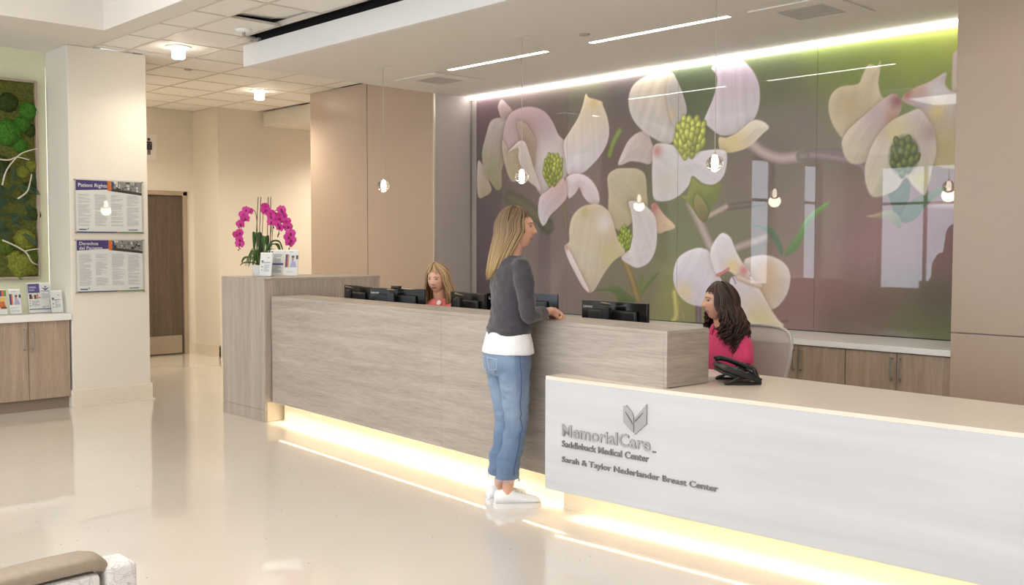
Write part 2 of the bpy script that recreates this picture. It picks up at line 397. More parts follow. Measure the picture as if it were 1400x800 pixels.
# cove LED in the gap above the mural
M_cove = emit('cove LED diffuser', (1.0, 0.97, 0.92), 8.0)
MB().box(-7.95, -2.61, 7.05, 7.088, 3.028, 3.058).build('cove_light', M_cove, sof, label='continuous white LED cove strip above the mural')

# painted ceiling rim round the raised coffer
rim = MB(); rim.box(-9.85, -8.49, -5, 3.63, ZT, ZT+.05); rim.box(-8.49, 4.2, 3.43, 3.63, ZT, ZT+.05)
rim.box(-8.6, -8.49, -5, 3.43, ZT+.05, ZC); rim.box(-8.6, 4.2, 3.43, 3.53, ZT+.05, ZC); rim.box(-8.6, 4.2, -5, 3.53, ZC, ZC+.1)
struct('ceiling_coffer', rim, M_ceil)

# lay-in tile ceiling: grid, one object per tile
X0, Y0, P = -7.29, 3.93, 0.61
gx = [X0+P*k for k in range(-9, 19)]; gx = [-12.85]+[x for x in gx if x > -12.8]
gx_all = [x for x in gx if x < 4.0]+[4.0]
gy = [3.63, 3.93, 4.54, 5.15, 5.76, 6.37, 6.98, 7.59, 8.2, 8.81, 9.42]
def covered(x, y):   # is there tile ceiling over this point
    if y < 3.63: return False
    if x < -9.5 and y < 4.15: return False
    if y > 6.38 and x < -12.15: return False
    if y > 7.06 and x < -10.29: return False
    if y > 6.6 and x > -10.3: return False
    if x > -8.0 and y > 4.39: return False
    return True
g = MB()
for x in gx_all[1:-1]:
    y1 = 4.405 if x > -8.0 else (6.6 if x > -10.29 else 7.06)
    y0 = 3.63 if x > -9.4 else 4.15
    g.box(x-.012, x+.012, y0, y1, ZT-.003, ZT+.004)
for y in gy[:7]:
    xa = -9.3 if y < 4.15 else (-12.85 if y < 6.38 else -12.15)
    xb = 4.0 if y < 4.37 else (-8.0 if y < 6.5 else -10.29)
    g.box(xa, xb, y-.012, y+.012, ZT-.0035, ZT+.0035)
g.box(-8.0, 4.0, 4.395, 4.408, ZT-.003, ZT+.04)
ceil = struct('ceiling', g, M_grid)
pl = MB(); pl.box(-13, 4.2, 3.6, 9.6, 3.45, 3.5)
pl.build('plenum', M_black, ceil)  # black sheet stands in for the darkness above the tiles
tcache = {}
for i in range(len(gx_all)-1):
    for j in range(len(gy)-1):
        x0, x1, y0, y1 = gx_all[i], gx_all[i+1], gy[j], gy[j+1]
        if not (covered((x0+x1)/2, y0+.2) or covered((x0+x1)/2, y1-.2)): continue
        spl = None
        if x0 < -9.3 and y1 < 4.15: x0 = -9.30
        elif x0 < -9.35 and y0 < 4.15: 
            if x1 > -9.3: spl = (-9.30, x1, y0, 4.15)
            y0 = 4.15
        if x0 > -8.05 and y1 > 4.395: y1 = 4.395
        if y1 > 6.6 and x0 > -10.3: y1 = 6.6
        y1 = min(y1, 7.06)
        if y1-y0 < .05: continue
        for (x0, x1, y0, y1) in ([(x0, x1, y0, y1)]+([spl] if spl else [])):
         key = (round(x1-x0, 2), round(y1-y0, 2))
         if key not in tcache:
             a, b = (x1-x0)/2-.010, (y1-y0)/2-.010
             tcache[key] = MB().bbox(-a, a, -b, b, 0, .02, .004, seg=1).mesh('ceiling_tile')
         ajar = abs(x0+7.29) < .02 and j == 1
         o = link('ceiling_tile', tcache[key], M_tile, ceil)
         o.location = ((x0+x1)/2, (y0+y1)/2, ZT+.001)
         if ajar:
             o.location = ((x0+x1)/2-.085, (y0+y1)/2+.075, ZT+.045); o.rotation_euler = (math.radians(2.5), math.radians(2.0), 0)
             o['label'] = 'ceiling tile left ajar with a dark gap along its edges'

# unseen fill light panels added in the coffer over the waiting area
M_fill = emit('fill panel diffuser', (1.0, 0.96, 0.90), 5.0)
FILL = [(x, y) for x in (-6.8, -4.4, -2.0, 0.6) for y in (-2.6, -0.4, 1.8)]
fill0 = None
for k, (x, y) in enumerate(FILL):
    if fill0 is None:
        fill0 = thing('fill_panel', 'square flush ceiling luminaire in the raised coffer', 'ceiling light', group='luminaires in the coffer')
        fr = MB()
        for a, b, c, d in ((-.62, .62, -.62, -.57), (-.62, .62, .57, .62), (-.62, -.57, -.57, .57), (.57, .62, -.57, .57)): fr.box(a, b, c, d, -.03, 0)
        fr.build('frame', M_white, fill0); MB().box(-.57, .57, -.57, .57, -.02, -.002).build('diffuser', M_fill, fill0); o = fill0
    else: o = copy_tree(fill0)
    o.location = (x, y, ZC)

# ================================================================== mural: photographic print behind glass, four panels
MURAL_BG=[(36,2092,120,92,98),(36,1553,100,88,84),(36,782,100,86,90),(36,238,92,80,86),(746,2097,128,112,106),(1152,1879,116,102,96),(1532,2086,120,118,98),(2064,2062,112,100,100),(1983,1573,118,98,94),(958,704,118,104,104),(1258,276,132,120,118),(1811,1178,126,106,102),(2489,960,118,118,92),(2650,701,122,126,92),(2250,305,128,120,104),(2576,251,146,150,92),(2787,2078,98,112,78),(2636,1907,86,100,74),(3564,2102,108,124,76),(3568,1871,112,112,90),(3831,1616,124,110,100),(3509,1408,122,106,98),(3307,1242,122,104,98),(3173,701,116,112,88),(2724,954,116,120,88),(3780,873,130,112,106),(3854,297,152,112,108),(4309,1900,124,142,68),(4694,2037,160,178,74),(4953,2080,178,192,82),(4008,2131,128,146,72),(4421,1995,140,156,70),(4539,1662,116,132,70),(4909,1779,140,150,76),(4083,1315,128,112,100),(4150,978,142,118,110),(4333,644,156,120,124),(4613,752,160,120,126),(4824,907,156,112,116),(4933,698,132,92,90),(4163,307,140,104,98),(4455,208,116,94,82),(4891,228,96,84,70),(4736,62,102,108,70),(4973,51,96,112,66),(3857,123,140,114,108),(4167,83,112,98,84)]
MURAL=[
('l',(140,160,85),(140,160,85),60,[1960,1716,1885,1613,1841,1499]),
('l',(96,94,74),(96,94,74),150,[511,1153,750,1054,1058,848]),
('l',(120,115,80),(120,115,80),40,[1254,1058,1303,827]),
('l',(190,170,166),(190,170,166),90,[3346,1504,3479,1413,3626,1364,3804,1369]),
('l',(140,128,122),(140,128,122),80,[3804,1369,3976,1373,4143,1355]),
('l',(182,164,158),(182,164,158),85,[2752,1028,2859,853,2964,663]),
('l',(112,98,92),(112,98,92),55,[3121,984,3258,997,3485,1015]),
('l',(186,164,156),(186,164,156),50,[2930,912,3031,952,3121,992]),
('l',(176,158,150),(176,158,150),70,[3224,647,3358,689,3489,730]),
('l',(190,162,160),(190,162,160),60,[4791,967,4991,952]),
('l',(150,130,132),(150,130,132),70,[3898,1371,4060,1346,4280,1289,4373,1184]),
('p',(92,128,72),(120,160,90),0,[3675,584,3710,665,3779,745,3830,839,3915,932,4050,1006,4034,960,3950,900,3883,823,3799,649,3728,601]),
('p',(86,116,84),(86,116,84),0,[3366,829,3507,827,3600,762,3656,649,3648,584,3582,697,3488,795]),
('p',(150,158,78),(112,128,62),0,[2771,1252,2720,1098,2645,1109,2753,1010,2859,887,2921,869,2980,987,3049,1104,3058,1188,2917,1177,2834,1215]),
('p',(150,146,86),(124,112,70),0,[2825,1103,2794,1027,2837,922,2900,878,2940,954,2898,1041]),
('p',(84,108,70),(70,94,62),0,[4656,1156,4600,1094,4524,1059,4555,946,4585,889,4624,869,4669,980,4686,1090]),
('p',(80,106,66),(104,124,80),0,[4614,869,4679,979,4771,1032,4880,1073,4988,1100,4900,1027,4810,957,4738,867,4663,831]),
('p',(190,170,140),(104,122,62),0,[4359,884,4428,901,4526,928,4605,888,4625,813,4606,795,4508,862]),
('l',(152,132,82),(152,132,82),75,[2025,534,2112,368,2188,171]),
('p',(104,122,76),(92,112,66),0,[1671,236,1818,275,1951,288,2060,233,2167,153,1974,128,1929,203,1818,238]),
('p',(104,122,72),(120,132,76),0,[2434,433,2332,390,2250,319,2234,289,2249,421,2197,337,2209,205,2255,236,2353,342]),
('l',(176,150,100),(176,150,100),14,[2576,307,2656,158,2707,24]),
('l',(200,196,120),(200,196,120),60,[2596,252,2618,60,2579,-7]),
('l',(120,104,122),(120,104,122),60,[2853,135,2855,9]),
('l',(110,100,90),(110,100,90),16,[3614,52,3713,65]),
('p',(212,200,186),(196,178,150),0,[23,1546,123,1473,194,1336,236,1239,152,1184,23,1189]),
('p',(200,190,184),(172,166,128),0,[346,1978,222,1951,151,1815,89,1628,123,1435,208,1335,320,1235,389,1271,388,1421,429,1531,443,1717,469,1939]),
('p',(206,184,178),(192,170,164),0,[332,2101,387,2161,469,2106,550,2024,483,1966,388,1974,346,2044]),
('p',(208,184,190),(210,204,202),0,[773,2049,977,1993,1103,1883,1189,1743,1274,1666,1299,1568,1324,1391,1276,1305,1155,1204,981,1156,879,1251,801,1363,671,1333,538,1320,443,1474,402,1664,429,1868,483,1975,576,2031]),
('b',(206,176,186),(206,176,186),260,[876,1957]),
('b',(188,166,152),(188,166,152),150,[761,1804]),
('b',(176,150,136),(176,150,136),120,[800,1673]),
('b',(224,218,218),(224,218,218),240,[1055,1530]),
('p',(196,174,158),(176,156,140),0,[617,1908,748,1878,877,1704,878,1541,853,1452,775,1639,670,1738]),
('p',(204,192,176),(186,178,140),0,[402,1748,470,1660,497,1611,577,1671,630,1630,644,1519,631,1390,538,1339,470,1454,402,1627]),
('p',(228,220,214),(216,208,196),0,[657,1720,735,1696,801,1564,853,1434,956,1211,879,1251,763,1329,644,1519,630,1649,483,1612,577,1680]),
('p',(236,222,188),(226,220,228),0,[1543,2094,1589,2055,1737,2006,1760,1961,1817,1838,1835,1701,1796,1586,1696,1474,1560,1378,1478,1348,1324,1347,1288,1481,1262,1658,1346,1766,1451,1887,1509,2003]),
('b',(224,198,140),(224,198,140),70,[1647,2006]),
('p',(226,218,222),(222,210,216),0,[1300,1321,1467,1348,1606,1290,1698,1183,1722,1079,1677,1047,1585,1075,1515,1138,1467,1218,1421,1167,1338,1118,1313,1180]),
('b',(206,160,156),(206,160,156),55,[1472,1192]),
('p',(214,184,182),(222,216,224),0,[1264,1306,1313,1198,1290,1110,1181,1025,1082,955,1020,875,970,867,918,977,931,1122,981,1174,1056,1207,1155,1284]),
('s',(172,182,84),30,(78,92),[1117,1405]),
('p',(206,196,170),(196,186,150),0,[1821,1305,1920,1368,2049,1369,2177,1354,2261,1292,2283,1128,2285,997,2138,1001,2118,885,1990,803,1902,838,1835,957,1833,1144]),
('p',(214,176,166),(222,200,164),0,[2336,1028,2387,1035,2469,944,2599,829,2491,790,2410,775,2389,864,2347,963]),
('b',(196,120,112),(196,120,112),60,[2367,1011]),
('p',(220,214,210),(226,220,222),0,[2074,1061,2180,1062,2305,996,2378,913,2400,767,2381,620,2310,513,2186,462,2079,493,1992,551,2078,635,2119,735,2118,885,2096,985]),
('s',(160,180,76),22,(46,72),[2030,722]),
('p',(208,194,162),(212,202,180),0,[1711,1049,1823,992,1879,906,1924,787,1958,702,2035,602,1948,550,1883,507,1794,412,1716,307,1648,227,1591,225,1520,284,1425,422,1341,526,1280,650,1340,703,1339,809,1375,932,1469,1017,1585,1049]),
('b',(228,222,218),(228,222,218),130,[1780,873]),
('b',(200,176,124),(200,176,124),80,[1539,981]),
('b',(206,198,140),(206,198,140),140,[1860,566]),
('p',(232,216,214),(232,222,220),0,[1280,659,1341,615,1473,423,1602,225,1521,266,1402,421,1310,561]),
('b',(196,140,120),(196,140,120),40,[1304,650]),
('p',(212,196,190),(220,212,206),0,[2281,1682,2178,1682,2074,1626,2004,1531,1945,1415,1993,1403,2087,1429,2204,1415,2318,1394,2362,1498,2327,1590]),
('p',(226,214,186),(220,214,212),1,[2542,2177,2432,2190,2265,2175,2116,2112,2063,1991,2095,1842,2201,1716,2360,1614,2494,1560,2581,1589,2601,1709,2675,1772,2706,1838,2662,1981,2596,2109]),
('p',(200,194,184),(196,190,188),1,[2542,2168,2596,2109,2662,1981,2706,1838,2686,1771,2579,1711,2512,1874,2489,2052]),
('b',(228,204,140),(228,204,140),80,[2454,2170]),
('b',(222,204,150),(222,204,150),80,[2513,1804]),
('p',(214,196,210),(222,216,220),1,[3129,2199,3246,2189,3342,2112,3410,1998,3430,1866,3404,1739,3330,1648,3196,1593,3078,1585,2998,1625,2895,1718,2924,1800,2974,1897,3013,2010,3011,2094,2960,2159,3010,2192]),
('p',(232,224,206),(222,206,164),0,[3461,1669,3518,1616,3463,1572,3370,1497,3276,1455,3140,1439,3060,1452,3039,1571,3118,1565,3235,1606,3367,1685]),
('b',(224,206,150),(224,206,150),130,[3178,1519]),
('p',(222,218,220),(228,222,228),0,[2361,1552,2494,1560,2646,1514,2795,1470,2959,1476,3060,1469,3120,1432,3112,1298,3063,1217,2983,1181,2881,1199,2776,1264,2735,1180,2630,1096,2500,1057,2366,1079,2342,1231,2340,1392]),
('b',(204,140,132),(204,140,132),60,[2395,1505]),
('b',(214,206,196),(214,206,196),160,[2498,1225]),
('s',(192,198,98),30,(98,104),[2741,1603]),
('p',(214,206,204),(222,214,206),0,[3300,534,3369,573,3471,589,3572,575,3673,525,3723,452,3727,365,3693,262,3612,170,3529,151,3426,206,3355,294,3319,399]),
('b',(204,176,136),(204,176,136),190,[3475,343]),
('b',(210,180,150),(210,180,150),90,[3524,463]),
('p',(228,222,230),(222,218,232),0,[2965,600,2899,638,2824,643,2709,606,2622,541,2584,428,2595,316,2656,222,2753,162,2868,143,2999,142,3108,208,3179,288,3069,392]),
('b',(224,212,168),(224,212,168),110,[2694,255]),
('p',(226,220,226),(226,212,200),0,[3178,395,3354,415,3459,298,3546,167,3614,81,3665,10,3325,5,3235,152,3179,273]),
('b',(212,202,152),(212,202,152),180,[3463,43]),
('p',(230,224,230),(226,216,220),0,[3064,762,3118,765,3173,723,3219,625,3300,504,3362,430,3266,397,3141,456,3051,407,2994,499,2965,600,2992,678]),
('b',(226,204,140),(226,204,140),80,[3194,487]),
('b',(204,116,116),(204,116,116),55,[3301,459]),
('l',(202,110,112),(202,110,112),26,[3041,415,3096,436,3150,471]),
('l',(214,190,170),(214,190,170),60,[3249,404,3354,369,3458,342]),
('l',(150,130,170),(150,130,170),14,[3199,396,3223,350]),
('p',(206,190,186),(212,200,176),0,[4970,1971,4989,2022,5042,1988,5062,1695,4976,1704]),
('p',(220,206,172),(210,196,162),1,[4349,2010,4416,1994,4445,2026,4440,1942,4431,1859,4465,1757,4538,1763,4511,1682,4365,1569,4214,1510,4160,1477,4072,1594,4035,1714,4052,1815,4130,1872,4269,1878,4305,1937]),
('b',(192,172,132),(192,172,132),150,[4210,1726]),
('p',(208,190,184),(214,202,176),0,[4538,1775,4604,1729,4598,1632,4513,1556,4427,1479,4370,1312,4249,1281,4179,1338,4154,1413,4153,1471,4213,1553,4334,1643,4437,1718]),
('b',(150,88,88),(150,88,88),75,[4575,1718]),
('b',(196,150,120),(196,150,120),80,[4527,1611]),
('b',(196,174,176),(196,174,176),110,[4408,1650]),
('p',(206,190,192),(212,198,160),0,[4925,1883,4920,1803,4968,1745,5062,1682,5072,1243,4858,1242,4870,1336,4854,1446,4754,1631,4625,1713,4624,1754,4708,1800,4818,1835]),
('b',(186,96,90),(186,96,90),60,[4653,1762]),
('b',(206,150,120),(206,150,120),70,[4751,1768]),
('b',(226,220,218),(226,220,218),120,[4875,1741]),
('b',(224,204,130),(224,204,130),70,[4864,1621]),
('b',(196,180,126),(196,180,126),170,[4938,1332]),
('b',(190,176,182),(190,176,182),90,[4739,1688]),
('p',(214,202,190),(212,204,180),0,[4739,1646,4810,1558,4854,1460,4870,1336,4845,1229,4808,1054,4780,1034,4709,1099,4651,1164,4581,1076,4465,1031,4391,1040,4344,1142,4338,1257,4355,1313,4384,1397,4441,1492,4542,1582,4656,1627]),
('b',(186,166,170),(186,166,170),90,[4485,1531]),
('b',(220,208,150),(220,208,150),120,[4558,1511]),
('b',(180,160,150),(180,160,150),80,[4826,1475]),
('b',(214,204,140),(214,204,140),80,[4764,1151]),
('s',(112,128,58),16,(66,84),[4636,1324]),
]

def crom(pts, k=6):
    n = len(pts); out = []
    for i in range(n):
        p0, p1, p2, p3 = pts[(i-1) % n], pts[i], pts[(i+1) % n], pts[(i+2) % n]
        for t in np.arange(k)/k:
            out.append(0.5*((2*p1)+(-p0+p2)*t+(2*p0-5*p1+4*p2-p3)*t*t+(-p0+3*p1-3*p2+p3)*t**3))
    return np.array(out)
def crom_open(pts, k=6):
    P4 = [pts[0]]+list(pts)+[pts[-1]]; out = []
    for i in range(len(pts)-1):
        p0, p1, p2, p3 = P4[i:i+4]
        for t in np.arange(k)/k: out.append(0.5*((2*p1)+(-p0+p2)*t+(2*p0-5*p1+4*p2-p3)*t*t+(-p0+3*p1-3*p2+p3)*t**3))
    return np.array(out+[pts[-1]])
MW, MH, STEP = 5270, 2232, 7.0
NX, NZ = int(MW/STEP)+1, int(MH/STEP)+1
gxv = np.linspace(0, MW, NX); gzv = np.linspace(0, MH, NZ)
IMG = np.zeros((NZ, NX, 3))
def seg_dist(px, pz, pts, closed):
    d = np.full(px.shape, 1e9); n = len(pts)
    for i in range(n if closed else n-1):
        a = pts[i]; b = pts[(i+1) % n]; v = b-a; L = v@v+1e-9
        t = np.clip(((px-a[0])*v[0]+(pz-a[1])*v[1])/L, 0, 1)
        d = np.minimum(d, (px-a[0]-t*v[0])**2+(pz-a[1]-t*v[1])**2)
    return np.sqrt(d)
def inside(px, pz, pts):
    c = np.zeros(px.shape, bool); n = len(pts)
    for i in range(n):
        a = pts[i]; b = pts[(i+1) % n]
        if a[1] == b[1]: continue
        k = ((a[1] > pz) != (b[1] > pz)) & (px < (b[0]-a[0])*(pz-a[1])/(b[1]-a[1])+a[0]); c ^= k
    return c
def window(lo, hi, pad):
    i0 = max(0, int((lo[0]-pad)/STEP)); i1 = min(NX, int((hi[0]+pad)/STEP)+2); j0 = max(0, int((lo[1]-pad)/STEP)); j1 = min(NZ, int((hi[1]+pad)/STEP)+2)
    return i0, i1, j0, j1
def sm(x): x = np.clip(x, 0, 1); return x*x*(3-2*x)
# soft out-of-focus background
PX, PZ = np.meshgrid(gxv, gzv); wsum = np.zeros(PX.shape)
for x, z, r, g_, b in MURAL_BG:
    d2 = (PX-x)**2+(PZ-z)**2; wt = 1/(d2+150.0**2)**1.6*1e8
    IMG += wt[..., None]*np.array((r, g_, b)); wsum += wt
IMG /= wsum[..., None]
rng = np.random.RandomState(4)
last_mask = None
COVER = np.zeros(PX.shape); FX = np.arange(-3000, 3000, 9.0); FV = np.convolve(rng.normal(0, 1, len(FX)), (.25, .5, .25), 'same')
for kind, c0, c1, wdt, flat in MURAL:
    pts = np.array(flat, float).reshape(-1, 2)
    if kind == 'p':
        c0 = np.array(c0, float); c1 = np.array(c1, float)
        sp = crom(pts); lo, hi = sp.min(0), sp.max(0); i0, i1, j0, j1 = window(lo, hi, 80)
        if i1 <= i0 or j1 <= j0: continue
        px, pz = PX[j0:j1, i0:i1], PZ[j0:j1, i0:i1]
        d = seg_dist(px, pz, sp, True); ins = inside(px, pz, sp); sd = np.where(ins, d, -d)
        mk = sm((sd+7)/14); cen = sp.mean(0); ax = cen-pts[0]; L = np.linalg.norm(ax)*2+1e-6; ax /= np.linalg.norm(ax)+1e-9
        t = np.clip(((px-pts[0][0])*ax[0]+(pz-pts[0][1])*ax[1])/L, 0, 1)
        cc = c0+(c1-c0)*sm(t)[..., None]
        across = (px-pts[0][0])*-ax[1]+(pz-pts[0][1])*ax[0]
        vein = np.sin(across/(17 if wdt else 26)+2.2*np.sin(t*3))*(0.012 if wdt else 0.005)
        rimlight = np.exp(-d/14)*0.03; body = -0.022*np.exp(-((d-60)/45)**2)
        gz_, gx_ = np.gradient(sd, STEP); shade = (-gz_*.9-gx_*-.35)*np.exp(-d/110)*.06-.035*np.exp(-((d-150)/90)**2)*(t < .75)
        fib = np.interp(across*(1.15-.3*t), FX, FV)*.022*sm(d/40)
        tint = np.exp(-d/9)[..., None]*np.array((-2., -7., -4.))*.8
        cc = cc*(1+vein+rimlight+body+shade+fib)[..., None]+tint
        occ = COVER[j0:j1, i0:i1]*np.exp(np.minimum(sd, 0)/22)*(sd < 0)*.20
        IMG[j0:j1, i0:i1] *= (1-occ[..., None]*np.array((.8, 1., 1.1)))
        COVER[j0:j1, i0:i1] = np.maximum(COVER[j0:j1, i0:i1], mk)
        full = np.zeros(PX.shape); full[j0:j1, i0:i1] = mk; last_mask = full
        IMG[j0:j1, i0:i1] = IMG[j0:j1, i0:i1]*(1-mk[..., None])+cc*mk[..., None]
    elif kind == 'l':
        sp = crom_open(pts); i0, i1, j0, j1 = window(sp.min(0), sp.max(0), wdt+40)
        px, pz = PX[j0:j1, i0:i1], PZ[j0:j1, i0:i1]; d = seg_dist(px, pz, sp, False)
        soft = max(8, wdt*.35); mk = sm((wdt/2+soft/2-d)/soft)*.93
        cc = np.array(c0, float)*(1.06-0.22*sm(d/(wdt/2+1)))[..., None]
        IMG[j0:j1, i0:i1] = IMG[j0:j1, i0:i1]*(1-mk[..., None])+cc*mk[..., None]
    elif kind == 'b':
        R = wdt*1.35; i0, i1, j0, j1 = window(pts[0], pts[0], R*1.6); px, pz = PX[j0:j1, i0:i1], PZ[j0:j1, i0:i1]
        mk = np.exp(-((px-pts[0][0])**2+(pz-pts[0][1])**2)/(R*.62)**2)*.9*last_mask[j0:j1, i0:i1]
        IMG[j0:j1, i0:i1] = IMG[j0:j1, i0:i1]*(1-mk[..., None])+np.array(c0, float)*mk[..., None]
    else:      # flower centre: a cluster of bud-like beads
        rx, rz = wdt[0]*2.0, wdt[1]*2.0; n = c1; cx, cz = pts[0]
        B = []
        for k in range(n):
            q = math.sqrt((k+.5)/n); a = k*2.39996
            B.append((q, cx+rx*.80*q*math.cos(a), cz+rz*.80*q*math.sin(a)))
        i0, i1, j0, j1 = window((cx, cz), (cx, cz), max(rx, rz)*1.2); px, pz = PX[j0:j1, i0:i1], PZ[j0:j1, i0:i1]
        mk = sm((1.0-np.hypot((px-cx)/rx, (pz-cz)/rz))/.35)*.85; IMG[j0:j1, i0:i1] = IMG[j0:j1, i0:i1]*(1-mk[..., None])+np.array(c0, float)*.62*mk[..., None]
        for q, bx, bz in sorted(B, reverse=True):
            R = (rx+rz)/2*.165; i0, i1, j0, j1 = window((bx, bz), (bx, bz), R*2); px, pz = PX[j0:j1, i0:i1], PZ[j0:j1, i0:i1]
            tl = (bx-cx)/rx*.45; dx, dz = (px-bx-(pz-bz)*tl)/R, (pz-bz)/(R*1.55); rad = np.sqrt(dx*dx+dz*dz); mk = sm((1.12-rad)/.24)
            br = rng.uniform(.86, 1.08)
            lit = (0.80+.40*np.exp(-((dx+.25)**2+(dz-.35)**2)/.45))*br*(1-.22*sm((rad-.6)/.5))
            cc = np.array(c0, float)*lit[..., None]
            IMG[j0:j1, i0:i1] = IMG[j0:j1, i0:i1]*(1-mk[..., None])+cc*mk[..., None]
grain = rng.normal(0, 1, IMG.shape[:2])[..., None]*1.6
lum_ = IMG.mean(2, keepdims=True); IMG = lum_+(IMG-lum_)*.95; IMG = IMG*np.array((1.0, .99, 1.0))
IMG = np.clip(IMG+grain, 0, 255)/255
LIN = np.where(IMG <= 0.04045, IMG/12.92, ((IMG+0.055)/1.055)**2.4)*MURAL_GAIN
M_mural = colattr('mural print behind glass', 0.55, coat=1.0)
mur = thing('flower_mural', 'large glossy dogwood flower mural on the wall behind the desk', 'mural', (-7.87, 7.10, .83))
bx = [0, 187, 374, 562, NX-1]
for k in range(4):
    a, b = bx[k], bx[k+1]; n = b-a+1
    xs_ = gxv[a:b+1]/1000; xs_ = xs_.copy(); xs_[0] += .0012; xs_[-1] -= .0012; zs_ = gzv/1000
    V = np.zeros((NZ*n+4, 3)); V[:NZ*n, 0] = np.tile(xs_, NZ); V[:NZ*n, 2] = np.repeat(zs_, n)
    x0, x1, z1 = xs_[0], xs_[-1], zs_[-1]
    V[NZ*n:] = ((x0, .009, 0), (x1, .009, 0), (x1, .009, z1), (x0, .009, z1))
    ii = np.arange((NZ-1)*(n-1)); q = (ii//(n-1))*n+ii % (n-1)
    FQ = np.stack([q, q+1, q+n+1, q+n], 1).tolist(); e = NZ*n
    FQ += [[e+3, e+2, e+1, e], [0, e, e+1, n-1][::-1], [n-1, e+1, e+2, NZ*n-1][::-1], [NZ*n-1, e+2, e+3, (NZ-1)*n][::-1], [(NZ-1)*n, e+3, e, 0][::-1]]
    me = bpy.data.meshes.new('glass_panel'); me.from_pydata(V.tolist(), [], FQ); me.update()
    C4 = np.ones((len(V), 4)); C4[:NZ*n, :3] = LIN[:, a:b+1].reshape(-1, 3); C4[NZ*n:, :3] = .2
    at = me.color_attributes.new('Col', 'FLOAT_COLOR', 'POINT'); at.data.foreach_set('color', C4.ravel().astype(np.float32))
    link('glass_panel', me, M_mural, mur)
MB().box(-.1, 5.26, -.002, .01, -.012, -.001).build('bottom_channel', M_black, mur)

# ================================================================== reception desk
M_led = emit('warm LED tape', (1.0, 0.84, 0.60), 5.0)
def led_wash(parent, x0, x1, y, z, power):
    o = area_light('base_glow', ((x0+x1)/2, y, z), (0, 0, 0), x1-x0, .014, power, (1.0, .84, .60), spread=math.radians(84)); o.parent = parent
# tall counter at the far end
tc = thing('tall_counter', 'tall pale oak counter block with upright grain at the desk end', 'counter', (-8.15, 4.30, 0))
MB().bbox(0, .73, 0, .02, .10, 1.215, .002).build('front_panel', M_deskwood_v, tc)
MB().bbox(.71, .73, .0205, 1.2, .17, 1.195, .002).build('side_panel', M_deskwood_v, tc)
MB().bbox(0, .02, .0205, 1.2, .10, 1.195, .002).build('side_panel', M_deskwood_v, tc)
MB().bbox(.021, .709, 1.18, 1.2, .10, 1.195, .002).build('back_panel', M_deskwood_v, tc)
MB().bbox(0, .73, .0205, 1.2, 1.1955, 1.215, .002).build('counter_top', M_deskwood_h, tc)
MB().bbox(.0, .73, .0, .02, .0, .099, .002).build('plinth', M_deskwood_v, tc)
MB().bbox(.0, .73, .0205, 1.2, .0, .168, .002).build('kick_base', M_kick, tc)
# long raised oak counter
lc = thing('reception_counter', 'long raised pale oak reception counter with level grain and lit base', 'counter', (-7.40, 4.357, 0), math.radians(-4.152))
LW = 4.368
MB().bbox(0, 2.43, 0, .022, .168, 1.043, .0012).build('front_panel', M_deskwood_h, lc)
MB().bbox(2.432, LW-.022, 0, .022, .168, 1.043, .0012).build('front_panel', M_deskwood_h, lc)
MB().bbox(0, LW, 0, .33, 1.0435, 1.065, .0015).build('counter_top', M_deskwood_h, lc)
MB().bbox(LW-.0215, LW, 0, .33, .776, 1.043, .0015).build('end_panel', M_deskwood_h, lc)
MB().bbox(0, LW-.022, .31, .33, .15, 1.043, .001).build('back_panel', M_deskwood_h, lc)
MB().box(0, LW-.4, .0225, .309, .160, .168).build('underside', M_kick, lc)
MB().box(.02, 3.59, .10, .30, 0, .160).build('kick_base', M_kick, lc)
MB().box(.02, 3.59, .094, .0995, 0, .012).build('floor_trim', M_kick, lc)
MB().box(.05, 3.57, .035, .050, .1555, .1598).build('light_strip', M_led, lc, label='warm glowing LED tape under the counter front')
led_wash(lc, .05, 3.57, .0425, .154, 6.5)
# white lower desk
wd0 = thing('reception_desk', 'white solid-surface reception desk with raised lettering and lit base', 'desk', (-3.815, 3.957, 0), math.radians(2.988))
Mi = (Matrix.Translation((-3.815, 3.957, 0)) @ Matrix.Rotation(math.radians(2.988), 4, 'Z')).inverted()
WL = 4.4
MB().bbox(0, WL, 0, .02, .142, .7525, .0012).build('front_panel', M_marble, wd0)
tp = [(-3.813, 3.958), (.575, 4.187), (.575, 4.71), (-3.02, 4.856), (-3.05, 4.375), (-3.036, 4.06), (-3.813, 4.093)]
tp = [(Mi @ Vector((x, y, 0))).xy for x, y in tp]
M_desktop = marble_mat(); M_desktop.name = 'cream solid surface top'
nt_ = M_desktop.node_tree
for n_ in nt_.nodes:
    if n_.type == 'VALTORGB':
        for e_, c_ in zip(n_.color_ramp.elements, ((230, 217, 200), (236, 225, 210), (240, 231, 218))): e_.color = (*s2l(c_), 1)
MB().prism(tp, .753, .773).build('desk_top', M_desktop, wd0)
MB().bbox(0, .02, .021, .125, .142, .7525, .001).build('side_panel', M_marble, wd0)
MB().box(.02, WL, .021, .12, .134, .142).build('underside', M_kick, wd0)
MB().box(.02, WL, .14, .30, 0, .134).build('kick_base', M_kick, wd0)
MB().box(.02, WL, .134, .1395, 0, .012).build('floor_trim', M_kick, wd0)
MB().box(.03, WL-.03, .05, .066, .1295, .1338).build('light_strip', M_led, wd0, label='warm glowing LED tape under the desk front')
led_wash(wd0, .2, WL-.03, .058, .128, 8)
M_letter = plain('brushed pewter letters', (166, 164, 163), 0.45, 0.1, var=.05)
M_letter2 = plain('dark pewter letters', (132, 129, 126), 0.45, 0.1, var=.05)
RX = Matrix.Rotation(PI/2, 4, 'X')
def letters(body, x0, z0, w_, capk, mat, ext, bold):
    me = fit_text(text_mesh(body, 1.0, ext, bold=bold), w_, capk)
    return link('lettering', me, mat, wd0, M=Matrix.Translation((x0, -ext-.0005, z0)) @ RX)
